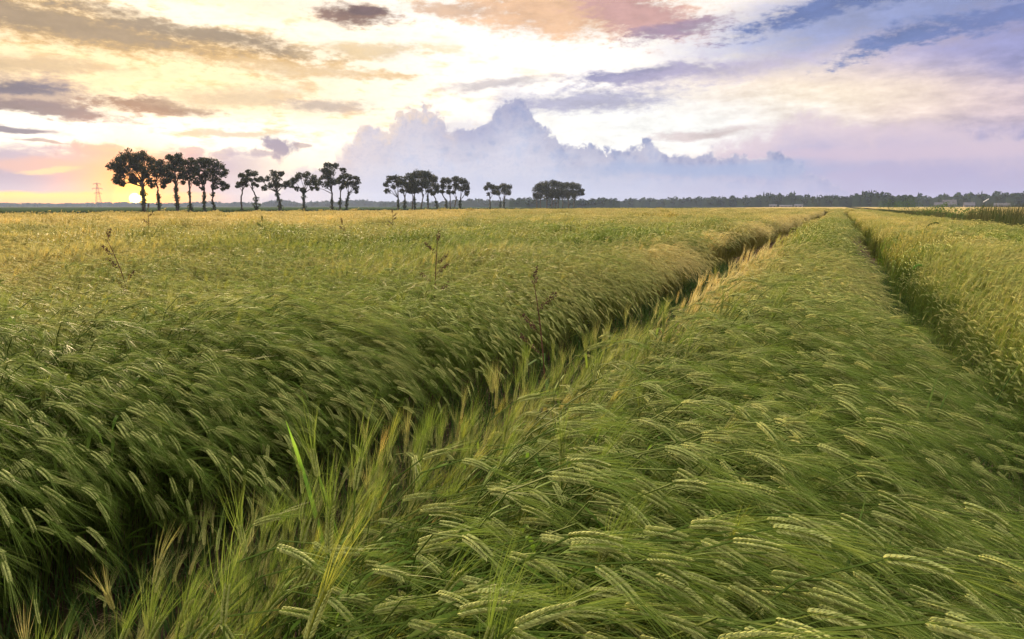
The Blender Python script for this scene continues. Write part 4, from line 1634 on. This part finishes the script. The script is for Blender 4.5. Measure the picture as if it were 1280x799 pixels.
def blades(loc, specs, name, label, mat, cat='grass blade', rz=0.0):
    e = empty(name, loc, rz)
    tag(e, label, cat)
    for (dx_, H, w, lean, seed) in specs:
        rng = random.Random(seed)
        mb = MB()
        n = 9
        pts = []
        for i in range(n + 1):
            u = i / n
            pts.append(Vector((dx_ + lean * u ** 1.6, 0.01 * math.sin(u * 4), H * (u - 0.06 * u * u))))
        ws = [w * (0.35 + 0.65 * math.sin(math.pi * min(1, u * 0.62 + 0.2))) for u in [i / n for i in range(n)]] + [0]
        # folded blade: two halves meeting at the midrib
        vs = []
        fs = []
        for p, ww in zip(pts[:-1], ws[:-1]):
            vs += [p + Vector((-ww, ww * .35, 0)), p, p + Vector((ww, ww * .35, 0))]
        vs.append(pts[-1])
        for i in range(n - 1):
            a = 3 * i
            fs += [(a, a + 1, a + 4, a + 3), (a + 1, a + 2, a + 5, a + 4)]
        a = 3 * (n - 1)
        fs += [(a, a + 1, 3 * n), (a + 1, a + 2, 3 * n)]
        mb.add(vs, fs)
        mb.obj('blade', [mat], e, smooth=True)
    return e


bl = at_height(420, 690, 0.40)
blades(bl, [(0, 0.88, 0.0068, -0.13, 1), (0.05, 0.70, 0.007, -0.09, 2)], 'broad_grass', 'bright yellow-green broad blade standing up from the left wheel track', M_BLADE)


# tall grass panicle on the right, drooping dark
def bent_ear(loc, H, L, rz, label, seed, mat):
    rng = random.Random(seed)
    e = empty('tall_grass_stalk', loc, rz)
    tag(e, label, 'grass stalk')
    mb = MB()
    pts = [Vector((0.10 * u * u, 0, H * u)) for u in [0, .3, .6, .85, 1.0]]
    mb.tube(pts, [.003, .003, .0025, .002, .002], 5)
    mb.obj('stem', [M_WEED], e)
    hb = MB()
    p = pts[-1]
    th = rad(35)
    for i in range(26):
        d = Vector((math.sin(th), 0, math.cos(th)))
        p = p + d * L / 26
        th += rad(70) / 26
        for k in range(3):
            v = Vector((rng.gauss(0, 1), rng.gauss(0, 1), rng.gauss(0, 1))).normalized() * .007
            spindle(hb, p + v, (d + v * 60).normalized(), Vector((0, 1, 0)), 0.022, .005, 0)
    hb.obj('seed_head', [mat], e)
    return e


bent_ear(at_height(1148, 302, 0.85), 1.08, 0.24, 0.0, 'tall stalk with an arched dark seed head over the right-hand barley', 1, M_WEED)
bent_ear(at_height(1130, 352, 0.60), 0.74, 0.12, 0.2, 'pale young grass stalk leaning over the right wheel track', 2, M_BLADE)
blades(at_height(1215, 500, 0.5), [(0, 0.75, 0.004, 0.22, 5), (-.02, 0.6, 0.004, 0.15, 6)], 'grass_tuft', 'thin pale grass blades leaning right across the right wheel track', M_WEED)
blades(at_height(1130, 520, 0.75), [(0, 0.98, 0.004, 0.10, 7), (0.015, 0.94, 0.004, 0.13, 8), (-.02, 0.9, 0.003, 0.05, 9)], 'grass_tuft', 'light green grass blades poking out of the middle bed near the right wheel track', M_WEED)
blades(at_height(1020, 700, 0.8), [(0, 1.0, 0.004, 0.08, 10), (0.02, 0.93, 0.004, 0.12, 11)], 'grass_tuft', 'light grass blades standing out of the front of the middle bed', M_WEED)

# ------------------------------------------------------------------ haze
HZ = True
if HZ:
    mb = MB()
    mb.box((-200, 1050, 22), (4400, 3200, 47))
    m, nt, out, q = new_mat('haze_air')
    pv = nt.nodes.new('ShaderNodeVolumePrincipled')
    pv.inputs['Color'].default_value = (0.42, 0.52, 0.82, 1)
    pv.inputs['Density'].default_value = 0.00011
    pv.inputs['Anisotropy'].default_value = 0.2
    nt.links.new(pv.outputs[0], out.inputs['Volume'])
    o = mb.obj('haze', [m])
    tag(o, kind='stuff')
    o.display_type = 'WIRE'
